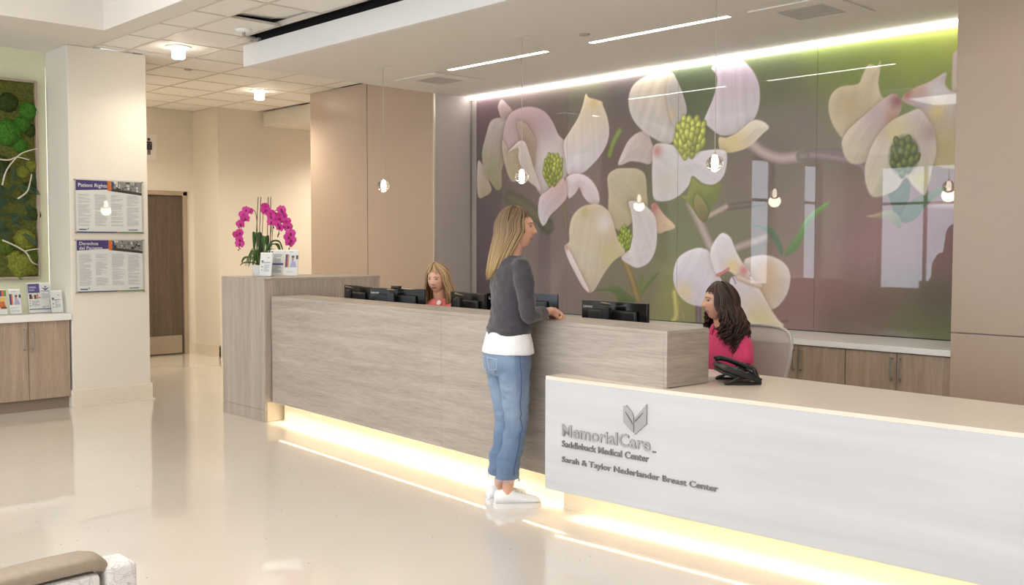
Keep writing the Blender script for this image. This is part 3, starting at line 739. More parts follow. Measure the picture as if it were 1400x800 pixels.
letters('MemorialCare', .125, .452, .585, .069, M_letter, .003, .02)
letters('SM', .722, .448, .022, .009, M_letter2, .003, .01)
letters('Saddleback Medical Center', .125, .394, .577, .036, M_letter2, .003, .012)
letters('Sarah & Taylor Nederlander Breast Center', .125, .300, .980, .042, M_letter2, .003, .012)
em = MB()
def EP(p): return [((x-413)/110*.146, (340-y)/150*.164) for x, y in p]
for poly in ([(413, 212), (428, 207), (455, 237), (463, 262), (463, 332), (452, 326), (413, 288)], [(469, 262), (523, 190), (523, 283), (469, 340)]):
    em.prism(EP(poly), 0, .008)
emb = em.build('emblem', M_letter, wd0, M=Matrix.Translation((.541, -.0005, .526)) @ RX)
gv = MB()
for poly in ([(423, 240), (427, 239), (458, 282), (461, 300), (456, 290)], [(470, 274), (508, 230), (509, 234), (472, 281)]): gv.prism(EP(poly), .0081, .0092)
gv.build('groove', plain('dark groove', (96, 94, 92), .5), emb)
# clerk-side worktop
wt = thing('work_surface', 'white clerk work surface behind the raised oak counter', 'worktop', (-7.40, 4.357, 0), math.radians(-4.152))
MB().bbox(.03, 4.05, .335, 1.02, .715, .74, .003).build('top', M_whitetop, wt)
for x in (.1, 1.4, 2.7, 3.95): MB().bbox(x, x+.03, .40, .98, 0, .714, .002).build('gable', M_white, wt)

# ------------------------------------------------------------------ monitors
def monitor(x, y, rz, label, txt=True, cam_top=False):
    t = thing('monitor', label, 'monitor', (x, y, .742), math.radians(rz), 'computer monitors along the counter')
    w2, zt, h = .27, .413, .325
    MB().bbox(-w2, w2, -.012, .012, zt-h, zt, .004).build('housing', M_blackg, t)
    MB().bbox(-.2, .2, -.035, -.0125, zt-h+.05, zt-.05, .012).build('rear_cover', M_blackp, t)
    MB().box(-w2+.006, w2-.006, .0122, .0135, zt-h+.016, zt-.006).build('screen', M_blackg, t)
    MB().bbox(-.035, .035, -.095, -.06, .015, zt-.03, .008).build('stand', M_blackp, t)
    MB().bbox(-.035, .035, -.062, -.03, .2, .28, .004).build('bracket', M_blackp, t)
    rg = MB(); rg.lathe([(.031, -.004), (.033, 0), (.031, .004)], 24, Matrix.Translation((0, -.078, zt-.012)) @ Matrix.Rotation(math.radians(-18), 4, 'X'))
    rg.build('stand_ring', plain('tan metal ring', (170, 154, 134), .35, .5), t, 40)
    MB().bbox(-.12, .12, -.14, .08, 0, .014, .006).build('base', M_blackp, t)
    if txt:
        me = fit_text(text_mesh('Lenovo', 1, 0.0), .075)
        link('logo', me, M_textw, t, M=Matrix.Translation((-w2+.018, -.0126, zt-.045)) @ RX)
    lg = fit_text(text_mesh('lenovo', 1, 0.0), .04)
    link('logo', lg, plain('grey print', (120, 120, 120), .5), t, M=Matrix.Translation((-.02, -.0956, .15)) @ RX)
    if cam_top: MB().bbox(-.05, .03, -.02, .02, zt+.001, zt+.02, .005).build('webcam', M_blackp, t)
    return t
monitor(-6.85, 4.85, -12, 'black monitor seen from behind beside the tall oak counter', False)
monitor(-6.23, 4.785, 15, 'black monitor with a webcam on top beside the seated woman in coral', True, True)
monitor(-5.35, 4.75, -15, 'black monitor between the seated woman in coral and the standing woman', False)
monitor(-5.0, 4.95, 24, 'black monitor partly hidden behind the standing woman in jeans')
monitor(-3.9, 4.65, -3, 'black monitor beside the seated woman in pink')

# ------------------------------------------------------------------ desk phone and cord
ph = thing('desk_phone', 'black desk phone propped on its stand on the white desk top', 'phone', (-2.925, 4.50, .774), math.radians(-42)); ph.scale = (1.05, 1.05, .66)
Tp = Matrix.Translation((0, -.01, .086)) @ Matrix.Rotation(math.radians(-30), 4, 'X')
bd = MB(); bd.bbox(-.115, .115, -.10, .11, -.018, .022, .008, Tp); bd.bbox(-.10, .10, -.085, .03, -.045, -.018, .006, Tp); bd.build('body', M_blackp, ph, 40)
MB().bbox(-.03, .10, .02, .095, .0225, .026, .001, Tp).build('display', plain('grey display glass', (70, 76, 78), .15), ph)
ks = MB()
for i in range(4):
    for j in range(4): ks.bbox(-.025+i*.03, -.003+i*.03, -.085+j*.024, -.069+j*.024, .0222, .0265, .0015, Tp, seg=1)
ks.build('keypad', plain('charcoal keys', (58, 58, 60), .5), ph)
hs = MB(); hs.tube([Tp @ Vector((-.085, y, z)) for y, z in ((-.12, .03), (-.105, .052), (-.06, .06), (.03, .06), (.09, .052), (.12, .03))], [.021, .024, .018, .018, .024, .021], 12); hs.build('handset', M_blackp, ph, True)
for s in (-1, 1):
    lg = MB(); lg.tube([(s*.095, -.09, .012), (s*.095, .09, .012)], .011, 8); lg.tube([(s*.095, .085, .012), (s*.095, .055, .125)], .011, 8); lg.tube([(s*.095, -.08, .012), (s*.095, .03, .10)], .009, 8); lg.build('stand_leg', M_blackp, ph, 40)
MB().bbox(-.095, .095, .075, .095, .02, .04, .004).build('stand_bar', M_blackp, ph); MB().bbox(-.095, .095, .055, .07, .085, .10, .004).build('stand_bar', M_blackp, ph)
cd = [(-3.015, 4.50, .783), (-3.04, 4.52, .80), (-3.08, 4.53, .782), (-3.06, 4.60, .779), (-3.0, 4.63, .778), (-2.97, 4.60, .79), (-3.02, 4.575, .80), (-3.10, 4.62, .80), (-3.16, 4.70, .782)]
def smooth_path(p, k=6): return [tuple(q) for q in crom_open([np.array(a, float) for a in p], k)]
MB().tube(smooth_path(cd), .0028, 6).build('phone_cord', M_blackp, None, True, label='thin dark cord curling on the desk beside the phone', cat='cord')

# ------------------------------------------------------------------ mesh office chairs
M_chairmesh = None
def chair_mesh_mat():
    m, nt, bs = newmat('grey chair mesh'); bs.inputs['Base Color'].default_value = (*s2l((196, 188, 182)), 1); bs.inputs['Roughness'].default_value = .7
    v = coords(nt, (1, 1, 1)); ck = N(nt, 'ShaderNodeTexChecker'); ck.inputs['Scale'].default_value = 330; nt.links.new(v, ck.inputs['Vector'])
    mt = N(nt, 'ShaderNodeMath', operation='MULTIPLY_ADD'); mt.inputs[1].default_value = .3; mt.inputs[2].default_value = .62
    nt.links.new(ck.outputs['Fac'], mt.inputs[0]); nt.links.new(mt.outputs[0], bs.inputs['Alpha']); return m
M_chairmesh = chair_mesh_mat(); M_chairgrey = plain('pale grey chair frame', (198, 192, 186), .4)
def office_chair(loc, rz, label):
    t = thing('office_chair', label, 'chair', loc, rz, 'mesh office chairs behind the desk')
    prof = [(-.17, .50), (-.20, .58), (-.25, .74), (-.265, .86), (-.24, .93), (-.15, .965), (0, .972), (.15, .965), (.24, .93), (.265, .86), (.25, .74), (.20, .58), (.17, .50), (0, .48)]
    def bk(x, z): return (x, -.25-.07*(z-.5)+.28*x*x, z)
    ring = [np.array(bk(x, z)) for x, z in prof]; loop = crom(np.array(ring), 5)
    lp = [tuple(p) for p in loop]+[tuple(loop[0])]
    MB().tube(lp, .011, 8, cap=False).build('back_frame', M_chairgrey, t, True)
    ms = MB(); n = 14; rows = []
    for j in range(n+1):
        z = .49+(.965-.49)*j/n; hw = np.interp(z, [.48, .5, .58, .74, .86, .93, .955, .972], [.12, .17, .2, .25, .265, .24, .19, .06])
        rows.append([bk(hw*(-1+2*i/12), z) for i in range(13)])
    ms.add([p for r in rows for p in r], [(j*13+i, j*13+i+1, (j+1)*13+i+1, (j+1)*13+i) for j in range(n) for i in range(12)]); ms.build('back_mesh', M_chairmesh, t, True)
    MB().bbox(-.25, .25, -.22, .25, .40, .45, .02).build('seat', M_chairgrey, t, 40)
    sp = MB(); sp.tube([(0, -.2, .42), (0, -.29, .46), (0, -.275, .60)], .022, 8); sp.build('back_support', M_chairgrey, t, True)
    for s in (-1, 1):
        am = MB(); am.tube([(s*.25, -.1, .43), (s*.31, -.1, .5), (s*.31, -.09, .63)], .014, 8); am.bbox(s*.31-.04, s*.31+.04, -.14, .12, .63, .65, .008); am.build('armrest', M_chairgrey, t, 40)
    MB().lathe([(.03, .08), (.03, .30), (.02, .30), (.02, .40)], 16).build('gas_column', M_blackp, t, 40)
    for k in range(5):
        a = 2*PI*k/5; ft = MB(); ft.tube([(0, 0, .10), (.3*math.cos(a), .3*math.sin(a), .07)], [.025, .018], 8); ft.lathe([(.028, -.012), (.028, .012)], 14, Matrix.Translation((.3*math.cos(a), .3*math.sin(a), .029)) @ Matrix.Rotation(a, 4, 'Z') @ Matrix.Rotation(PI/2, 4, 'X')); ft.build('leg', M_blackp, t, 40)
    return t
office_chair((-3.60, 5.47, 0), math.radians(180-14), 'grey mesh office chair behind the seated woman in pink')
office_chair((-6.30, 5.33, 0), math.radians(180+14), 'grey mesh office chair under the seated woman in coral')

# ------------------------------------------------------------------ credenza along the mural wall
def pull(mb_parent, x, y, z0, z1, axis):
    h = MB()
    d = Vector((0, -.03, 0)) if axis == 'y' else Vector((.03, 0, 0))
    p = Vector((x, y, 0))
    h.tube([p+d+Vector((0, 0, z0-.012)), p+d+Vector((0, 0, z1+.012))], .006, 8)
    for z in (z0, z1): h.tube([p+Vector((0, 0, z)), p+d+Vector((0, 0, z))], .006, 8)
    return h.build('handle', M_handle, mb_parent, 40)
def credenza(x0):
    t = thing('base_cabinet', 'taupe oak two-door base cabinet under the ledge below the mural', 'cabinet', (x0, 6.47, 0), 0, 'base cabinets under the mural ledge')
    MB().box(.002, .729, .022, .60, .10, .778).build('body', M_cabwood, t); MB().box(.002, .729, .07, .58, 0, .099).build('toe_kick', M_blackp, t)
    for k in range(2):
        a = .002+k*.3655; d = MB().bbox(a+.0015, a+.3625, 0, .02, .105, .777, .001).build('door', M_cabwood, t)
        pull(d, (.3655+(-.028 if k == 0 else .028)), 0, .60, .74, 'y')
    return t
cz = credenza(-2.603-.733); cz['label'] = 'taupe oak two-door base cabinet against the right taupe wall'
for k in range(1, 7):
    o = copy_tree(cz); o.location.x = -2.603-.733*(k+1)
    o['label'] = 'taupe oak two-door base cabinet beside the grey mesh chair' if k == 1 else 'taupe oak two-door base cabinet under the ledge, behind the oak counter'
MB().bbox(-7.978, -2.603, 6.443, 7.098, .784, .824, .003).build('ledge_worktop', M_whitetop, None, label='long white ledge worktop running under the mural', cat='worktop')

# ------------------------------------------------------------------ left cabinet and its top
def leftcab(y0, label):
    t = thing('storage_cabinet', label, 'cabinet', (-9.32, y0, 0), 0, 'cabinets under the moss panel')
    MB().box(-.52, -.022, .001, .719, .105, .808).build('body', M_cabwood, t); MB().box(-.50, -.05, .001, .719, 0, .104).build('toe_kick', plain('brown toe kick', (140, 124, 108), .5), t)
    for k in range(2):
        a = .001+k*.36; d = MB().bbox(-.02, 0, a+.0015, a+.3570, .108, .806, .0012).build('door', M_cabwood, t)
        pull(d, 0, .36+(-.035 if k == 0 else .035), .56, .74, 'x')
        if k == 1: MB().lathe([(.009, 0), (.009, .004)], 12, Matrix.Translation((0, .39, .535)) @ Matrix.Rotation(PI/2, 4, 'Y')).build('lock', M_handle, d)
    return t
leftcab(2.685, 'taupe oak two-door cabinet beside the white pier'); leftcab(1.96, 'taupe oak two-door cabinet next along the green wall')
MB().bbox(-9.848, -9.29, 1.9, 3.417, .8085, .868, .003).build('cabinet_worktop', M_whitetop, None, label='white worktop on the taupe cabinets under the moss panel', cat='worktop')

# ------------------------------------------------------------------ flat prints
def fprint(name, parent, w_, h_, items, M, seed=0):
    """sheet in the local xz plane facing -y; items: (x0, z0, x1, z1, rgb) in units of the sheet, or ('poly', pts, rgb)"""
    mb = MB(); mb.cur = s2l((240, 238, 234)); mb.box(0, w_, 0, .001, 0, h_); y = -.0003
    for it in items:
        if it[0] == 'poly': pts = [(a*w_, b*h_) for a, b in it[1]]; mb.cur = s2l(it[2])
        else: x0, z0, x1, z1, c = it[:5]; pts = [(x0*w_, z0*h_), (x1*w_, z0*h_), (x1*w_, z1*h_), (x0*w_, z1*h_)]; mb.cur = s2l(c)
        mb.add([(a, y, b) for a, b in pts], [tuple(range(len(pts)))]); y -= 0 if it[-1] == 'L' else .00006
    return mb.build(name, M_print, parent, M=M)
def lines(x0, x1, z0, z1, n, c=(170, 168, 170), seed=1, k=.55):
    r = random.Random(seed); out = []; d = (z1-z0)/n
    for i in range(n):
        if r.random() < .08: continue
        out.append((x0, z0+i*d, x0+(x1-x0)*(r.uniform(.8, 1) if r.random() < .8 else r.uniform(.3, .7)), z0+i*d+d*k, c, 'L'))
    return out
PUR, ORG, GRN, NAVY = (72, 56, 122), (226, 122, 52), (98, 158, 90), (62, 58, 120)
def townphoto(x0, x1, z0, z1, seed):
    r = random.Random(seed); out = [(x0, z0, x1, z1, (150, 146, 142))]
    for i in range(34):
        a = r.uniform(x0, x1-.04); b = r.uniform(z0, z1-.03); wv = r.uniform(.008, .05); hv = r.uniform(.01, .06); g_ = r.choice((40, 70, 100, 200, 225, 235, 60))
        out.append((a, b, min(x1, a+wv), min(z1, b+hv), (g_, g_-3, g_-6)))
    return out
def poster(z0, title, label, seed):
    t = thing('wall_poster', label, 'poster', (-9.30, 3.468, z0), PI/2)
    w_, h_ = .615, .48
    it = []
    for k in range(4): it += lines(.03+k*.245, .225+k*.245, .13, .74, 34, (202, 198, 200), seed+k)
    it += [('poly', [(0, .80), (.56, .84), (.56, 1), (0, 1)], PUR)]
    it += townphoto(.49, 1.0, .80, 1.0, seed)
    it += [('poly', [(.49, .80), (1, .74), (1, .79), (.52, .86)], (60, 56, 54)), ('poly', [(.47, .80), (.53, .82), (.52, 1), (.47, 1)], ORG), (.53, .86, .56, .98, (54, 66, 110)), ('poly', [(.40, .79), (1, .72), (1, .74), (.40, .82)], (240, 238, 234))]
    it += [(0, 0, .60, .02, NAVY), (.60, 0, .645, .02, ORG), (.645, 0, 1, .02, GRN)]
    it += [(.04, .05, .15, .07, NAVY), (.16, .06, .18, .09, GRN), (.78, .05, .93, .065, NAVY)]
    fprint('sheet', t, w_, h_, it, Matrix.Translation((0, -.016, 0)))
    ls = title.split('\n')
    for i, s in enumerate(ls):
        me = text_mesh(s, .048 if len(ls) == 1 else .044, 0)
        link('title', me, M_textw, t, M=Matrix.Translation((.018, -.0235, h_-(.062 if len(ls) == 1 else .045)-i*.042)) @ RX)
    MB().bbox(-.018, w_+.018, -.0225, -.0195, -.012, h_+.012, .001).build('acrylic_sheet', M_acryl, t)
    for x in (-.006, w_+.006):
        for z in (0, h_):
            MB().lathe([(.007, 0), (.007, .022), (.0085, .022), (.0085, .027)], 12, Matrix.Translation((x, 0, z)) @ Matrix.Rotation(PI/2, 4, 'X')).build('standoff', M_steel, t, 40)
poster(1.605, 'Patient Rights', 'Patient Rights wall poster, upper of two on the white pier', 3)
poster(1.055, 'Derechos\ndel Paciente', 'Derechos del Paciente wall poster, lower of two on the white pier', 9)

def portrait(x0, z0, x1, z1, seed):
    """small picture of a person on a leaflet"""
    w_, h_ = x1-x0, z1-z0
    return [(x0, z0, x1, z1, (226, 226, 230)), (x0, z0, x0+.16*w_, z1, NAVY), (x0+.16*w_, z0, x0+.28*w_, z1, ORG),
            ('poly', [(x0+.38*w_, z0), (x0+.9*w_, z0), (x0+.8*w_, z0+.45*h_), (x0+.5*w_, z0+.5*h_)], (186, 172, 208)),
            ('poly', [(x0+.5*w_, z0+.5*h_), (x0+.66*w_, z0+.5*h_), (x0+.68*w_, z0+.78*h_), (x0+.5*w_, z0+.8*h_)], (196, 150, 120)), (x0+.49*w_, z0+.74*h_, x0+.69*w_, z0+.9*h_, (90, 64, 48)),
            (x0+.84*w_, z0+.62*h_, x1, z0+.92*h_, (48, 44, 44))]
def leaflet_holder(label, loc, rz, w_, h_, items, lean=12, group=None):
    t = thing('leaflet_holder', label, 'leaflet holder', loc, rz, group)
    L = Matrix.Rotation(math.radians(-lean), 4, 'X')
    fprint('leaflet', t, w_, h_, items, Matrix.Translation((0, -.004, .006)) @ L)
    ho = MB(); ho.box(-.004, w_+.004, -.0075, -.006, 0, h_*.97, L); ho.box(-.004, w_+.004, .0035, .005, 0, h_*1.0, L); ho.box(-.004, w_+.004, -.012, h_*.33, 0, .002)
    ho.build('acrylic_stand', M_acryl, t); return t
A = [(.08, .08, .92, .2, (228, 226, 226))]+lines(.15, .85, .1, .3, 5, (190, 188, 190), 2)
def txtleaf(seed): return lines(.12, .88, .55, .62, 1, (150, 148, 152), seed)+[(.12, .60, .3, .66, (80, 78, 84)), (.15, .36, .24, .42, (90, 88, 96)), (.15, .22, .24, .27, (90, 88, 96))]+lines(.35, .85, .2, .55, 7, (186, 184, 190), seed+1)+[(.6, .76, .75, .79, (150, 148, 170))]
# on the left cabinet (they face the room, +x)
GL = 'leaflet stands on the white cabinet worktop'
food = [(0, .72, 1, .97, NAVY), (.8, .72, 1, .97, GRN), (.62, .72, .8, .97, ORG), (0, .2, 1, .72, (222, 206, 190)), ('poly', [(.1, .25), (.9, .3), (.8, .5), (.3, .6)], (214, 112, 60)), ('poly', [(.3, .5), (.95, .52), (.9, .66), (.5, .68)], (236, 200, 120)), (.5, .22, .95, .3, (120, 60, 44))]
leaflet_holder('leaflet with navy, orange and green cover in a clear stand', (-9.47, 2.825, .869), PI/2, .10, .225, food, group=GL)
leaflet_holder('white leaflet showing a person in lilac in a clear stand', (-9.47, 2.945, .869), PI/2, .10, .225, portrait(.05, .36, 1, .8, 1)+lines(.1, .85, .08, .28, 5, (205, 203, 205), 5)+[(.2, .88, .6, .91, (190, 188, 200))], group=GL)
flyer = [(.02, .66, .52, .97, (84, 74, 140)), (.02, .10, 1, .13, NAVY)]+lines(.06, .44, .82, .93, 3, (200, 198, 220), 3)+[(.06, .74, .3, .77, (200, 198, 220))]+[('poly', [(.6, .84), (.78, .80), (.96, .84), (.86, .78), (.78, .74), (.70, .78)], (64, 60, 118)), (.74, .84, .82, .88, (64, 60, 118)), (.56, .71, .96, .73, (120, 118, 150))]
flyer += [(.05, .46, .16, .62, (60, 52, 50)), (.16, .46, .22, .56, (214, 150, 110)), (.26, .46, .36, .60, (70, 58, 54)), (.38, .46, .44, .63, (220, 120, 70)), (.46, .48, .54, .52, (170, 120, 70))]+lines(.14, .52, .22, .42, 5, (176, 174, 180), 4)+[(.05, .38, .09, .41, (40, 40, 60)), (.05, .30, .09, .33, (40, 40, 60)), (.05, .21, .09, .25, (40, 40, 60))]
flyer += lines(.58, .92, .46, .66, 8, (190, 186, 196), 6)+lines(.58, .92, .16, .22, 2, (150, 148, 170), 8)
leaflet_holder('large white and purple leaflet with winged emblem in a clear stand', (-9.50, 3.118, .869), PI/2, .20, .275, flyer, group=GL)
leaflet_holder('small white text leaflet tucked beside the purple leaflet', (-9.425, 3.285, .869), PI/2, .105, .205, txtleaf(7), group=GL)
# on the tall counter
GT = 'leaflet stands beside the orchid'
leaflet_holder('narrow white text leaflet in front of the orchid pot', (-7.845, 4.50, 1.2155), math.radians(38), .11, .21, txtleaf(11), group=GT)
leaflet_holder('white checklist leaflet beside the orchid pot', (-7.90, 4.63, 1.2155), math.radians(38), .13, .235, lines(.22, .9, .12, .9, 14, (176, 174, 178), 12)+[(.06, .78, .18, .95, (150, 120, 80)), (.06, .62, .14, .66, (60, 58, 70)), (.06, .5, .14, .54, (60, 58, 70)), (.2, .40, .98, .48, (88, 76, 140)), (.06, .3, .14, .34, (60, 58, 70)), (.06, .18, .14, .22, (60, 58, 70))], group=GT)
leaflet_holder('white leaflet with a portrait beside the orchid pot', (-7.785, 4.715, 1.2155), math.radians(38), .12, .235, portrait(.02, .32, 1, .82, 3)+lines(.15, .7, .12, .2, 2, (210, 208, 210), 14)+[(.3, .9, .6, .93, (190, 188, 200))], group=GT)

# ------------------------------------------------------------------ restroom sign
rs = thing('restroom_sign', 'white restroom sign with dark man and woman pictograms', 'sign', (-12.85, 5.53, 2.62), PI/2)
MB().bbox(0, .33, -.01, 0, 0, .33, .003).build('plate', M_white, rs)
pm = MB()
def figure(cx, skirt):
    pm.lathe([(.0001, 0), (.021, 0), (.021, .0015), (.0001, .0015)], 18, Matrix.Translation((cx, -.0102, .262)) @ RX)
    P_ = lambda pts: pm.prism([(cx+x, z) for x, z in pts], 0, .0015, Matrix.Translation((0, -.0102, 0)) @ RX)
    P_([(-.034, .236), (.034, .236), (.044, .222), (.044, .15), (.032, .15), (.028, .215), (-.028, .215), (-.032, .15), (-.044, .15), (-.044, .222)])
    if skirt: P_([(-.022, .215), (.022, .215), (.046, .125), (-.046, .125)]); P_([(-.02, .125), (-.003, .125), (-.003, .06), (-.02, .06)]); P_([(.003, .125), (.02, .125), (.02, .06), (.003, .06)])
    else: P_([(-.026, .215), (.026, .215), (.026, .14), (-.026, .14)]); P_([(-.026, .14), (-.003, .14), (-.003, .06), (-.026, .06)]); P_([(.003, .14), (.026, .14), (.026, .06), (.003, .06)])
figure(.11, False); figure(.225, True)
pm.build('pictograms', plain('dark sign ink', (58, 54, 62), .5), rs)

# ------------------------------------------------------------------ ceiling fixtures
M_slot = emit('slot light lens', (1.0, 0.97, 0.92), 18.0)
for x0, x1, lab in ((-6.83, -5.62, 'slim recessed linear ceiling light over the middle of the desk'), (-5.15, -3.90, 'slim recessed linear ceiling light over the white desk end'), (-2.3, -1.0, 'slim recessed linear ceiling light by the right taupe wall'), (.6, 1.9, 'slim recessed linear ceiling light beyond the white desk')):
    t = thing('linear_light', lab, 'ceiling light', (x0, 5.815, ZS), 0, 'linear lights in the soffit')
    MB().box(0, x1-x0, 0, .045, -.004, -.001).build('lens', M_slot, t); MB().box(-.006, x1-x0+.006, -.006, .051, -.0035, -.0003).build('trim', M_white, t)
def air_vent(x, y, label):
    t = thing('air_vent', label, 'air vent', (x, y, ZS), 0, 'square air vents in the soffit')
    f_ = MB(); a, b, c = .30, .17, .28
    for q in ((-a, a, -a, -b), (-a, a, b, a), (-a, -b, -b, b), (b, a, -b, b)): f_.bbox(*q, -.012, -.001, .003)
    f_.build('frame', M_ceil, t); MB().box(-b, b, -b, b, -.003, -.001).build('backing', plain('grey vent backing', (120, 112, 108), .7), t)
    for k in range(9): MB().box(-b, b, -b+.01+k*.0375, -b+.03+k*.0375, -.011, -.007).build('slat', plain('vent slat', (196, 190, 184), .6), t)
    return t
air_vent(-7.30, 6.12, 'square ceiling air vent near the taupe wall corner'); air_vent(-3.43, 6.10, 'square ceiling air vent over the white desk end')
M_bulb = emit('pendant lamp core', (1.0, 0.88, 0.70), 12.0); M_globe = glass('clear glass globe', (255, 252, 246), .0, 1.45)
M_cable = plain('silver cable', (190, 182, 172), .4, .5)
for k, (x, lab) in enumerate(((-7.107, 'small clear glass globe pendant in front of the taupe wall'), (-5.373, 'small clear glass globe pendant above the standing woman'), (-3.64, 'small clear glass globe pendant near the seated woman in pink'))):
    t = thing('pendant_lamp', lab, 'pendant lamp', (x, 5.31, 2.015), 0, 'globe pendants over the desk')
    MB().lathe([(.062, 1.038), (.062, 1.044)], 28).build('canopy', M_ceil, t, 40)
    MB().tube([(0, 0, .05), (0, 0, 1.04)], .0022, 6).build('cable', M_cable, t)
    MB().ell((0, 0, 0), (.054, .054, .054), 32, 20).build('globe', M_globe, t, True)
    MB().lathe([(.003, .047), (.012, .03), (.016, .0), (.013, -.02), (.002, -.026)], 16).build('bulb', M_bulb, t, True)
    MB().lathe([(.007, .05), (.007, .068), (.002, .072)], 12).build('cap', M_steel, t, True)
    l = bpy.data.lights.new('pendant_glow', 'POINT'); l.energy = 3; l.color = (1, .85, .62); l.shadow_soft_size = .06
    o = bpy.data.objects.new('pendant_glow', l); COL.objects.link(o); o.location = (x, 5.31, 1.94)
M_can = emit('downlight glass', (1.0, 0.90, 0.74), 14.0)
for k, (x, y, lab, zc) in enumerate(((-8.72, 4.20, 'bright drop-glass ceiling downlight beside the white pier', ZT), (-10.5, 6.05, 'bright drop-glass ceiling downlight near the taupe wall', ZT), (-11.7, 4.62, 'drop-glass ceiling downlight in the corridor behind the white pier', ZT), (-11.2, 8.3, 'drop-glass downlight under the bulkhead in the back hall', 3.10))):  # last two are unseen, added to brighten the corridor and hall
    t = thing('downlight', lab, 'ceiling light', (x, y, zc), 0, 'drop-glass downlights in the tile ceiling')
    MB().lathe([(.115, -.001), (.115, -.008), (.06, -.012), (.06, -.001)], 28).build('trim_ring', M_white, t, 40)
    MB().lathe([(.056, -.002), (.058, -.095), (.05, -.105), (.001, -.105)], 24).build('drop_glass', M_can, t, 40)
    l = bpy.data.lights.new('downlight_glow', 'SPOT'); l.spot_size = math.radians(165); l.spot_blend = 1.0; l.energy = (34, 80, 120, 120)[k]; l.color = (1, .90, .74); l.shadow_soft_size = .06
    o = bpy.data.objects.new('downlight_glow', l); COL.objects.link(o); o.location = (x, y, zc-.20)
sd = thing('ceiling_sprinkler', 'white sprinkler head with round plate by the ajar ceiling tile', 'sprinkler', (-7.62, 4.25, ZT), 0)
MB().lathe([(.001, -.030), (.05, -.030), (.068, -.018), (.072, -.003), (.07, 0)], 28).build('plate', M_white, sd, 30)
hd_ = MB(); hd_.lathe([(.012, -.06), (.012, -.03)], 12); hd_.lathe([(.024, -.064), (.024, -.06)], 16); hd_.build('head', M_steel, sd, 30)
for x, y, z, lab in ((-9.75, 4.80, ZT, 'small round concealed sprinkler cap in the tile ceiling'), (-4.98, 5.57, ZS, 'small round concealed sprinkler cap in the soffit')):
    MB().lathe([(.001, -.010), (.038, -.010), (.042, -.006), (.042, -.002), (.03, -.0005)], 24, Matrix.Translation((x, y, z))).build('concealed_sprinkler', plain('grey cap', (172, 166, 160), .5), None, 30, label=lab, cat='sprinkler', group='sprinkler caps')

# ================================================================== people
M_skin = colattr('skin', 0.48, sss=0.08)
M_hair = colattr('hair', 0.42, spec=0.5)
SK = {'fair': (226, 178, 150), 'light': (222, 172, 144), 'olive': (214, 166, 138)}
def gauss(x, s): return math.exp(-(x/s)**2)
def head_shape(mb, M, jaw=.30, width=.073, nose=.026):
    """head about its centre, face towards +y; M places it"""
    n, m = 72, 56; vs = []
    def pt(th, ph):
        x, y, z = math.sin(th)*math.cos(ph), math.sin(th)*math.sin(ph), math.cos(th)
        X, Y_, Z_ = x*width, y*.093, z*.113
        if z < 0:
            k = (-z)**1.4; X *= 1-jaw*k
            if y < 0: Y_ *= 1-.35*k
            else: Y_ *= 1-.06*k
        if y < 0: Y_ -= .010*math.sin(PI*min(1, max(0, (z+.2)/1.2)))
        if y > 0:
            f = min(1, y/.45)
            f = f*f*(3-2*f); d = 0
            t = (.030-Z_)/.056
            if 0 < t < 1: d += nose*(t**1.3)*gauss(X, .0085+.006*t)
            elif 1 <= t: d += nose*gauss(Z_+.026, .0085)*gauss(X, .0145)
            d -= .0085*gauss(abs(X)-.031, .016)*gauss(Z_-.010, .012)
            d += .0045*gauss(Z_-.033, .010)*gauss(abs(X)-.026, .03)
            d += .0055*gauss(X, .021)*(gauss(Z_+.053, .006)+1.15*gauss(Z_+.066, .0065))
            d -= .003*gauss(X, .026)*gauss(Z_+.0595, .003)
            d -= .004*gauss(X, .02)*gauss(Z_+.079, .006)
            d += .0085*gauss(X, .022)*gauss(Z_+.098, .017)
            d += .004*gauss(abs(X)-.043, .02)*gauss(Z_+.018, .022)
            d += .003*gauss(Z_-.055, .03)*gauss(X, .05)
            Y_ += d*f
        return M @ Vector((X, Y_, Z_))
    vs.append(pt(0, 0))
    for j in range(1, m):
        for i in range(n): vs.append(pt(PI*j/m, 2*PI*i/n))
    vs.append(pt(PI, 0)); fs = []
    for i in range(n): fs.append((0, 1+i, 1+(i+1) % n)); b = 1+(m-2)*n; fs.append((len(vs)-1, b+(i+1) % n, b+i))
    for j in range(m-2):
        for i in range(n): a = 1+j*n; fs.append((a+i, a+n+i, a+n+(i+1) % n, a+(i+1) % n))
    mb.add(vs, fs)
    for s in (-1, 1):
        E_ = M @ Matrix.Translation((s*(width+.002), -.008, -.002)) @ Matrix.Rotation(s*.35, 4, 'Z')
        mb.ell((0, 0, 0), (.009, .017, .030), 14, 10, E_)
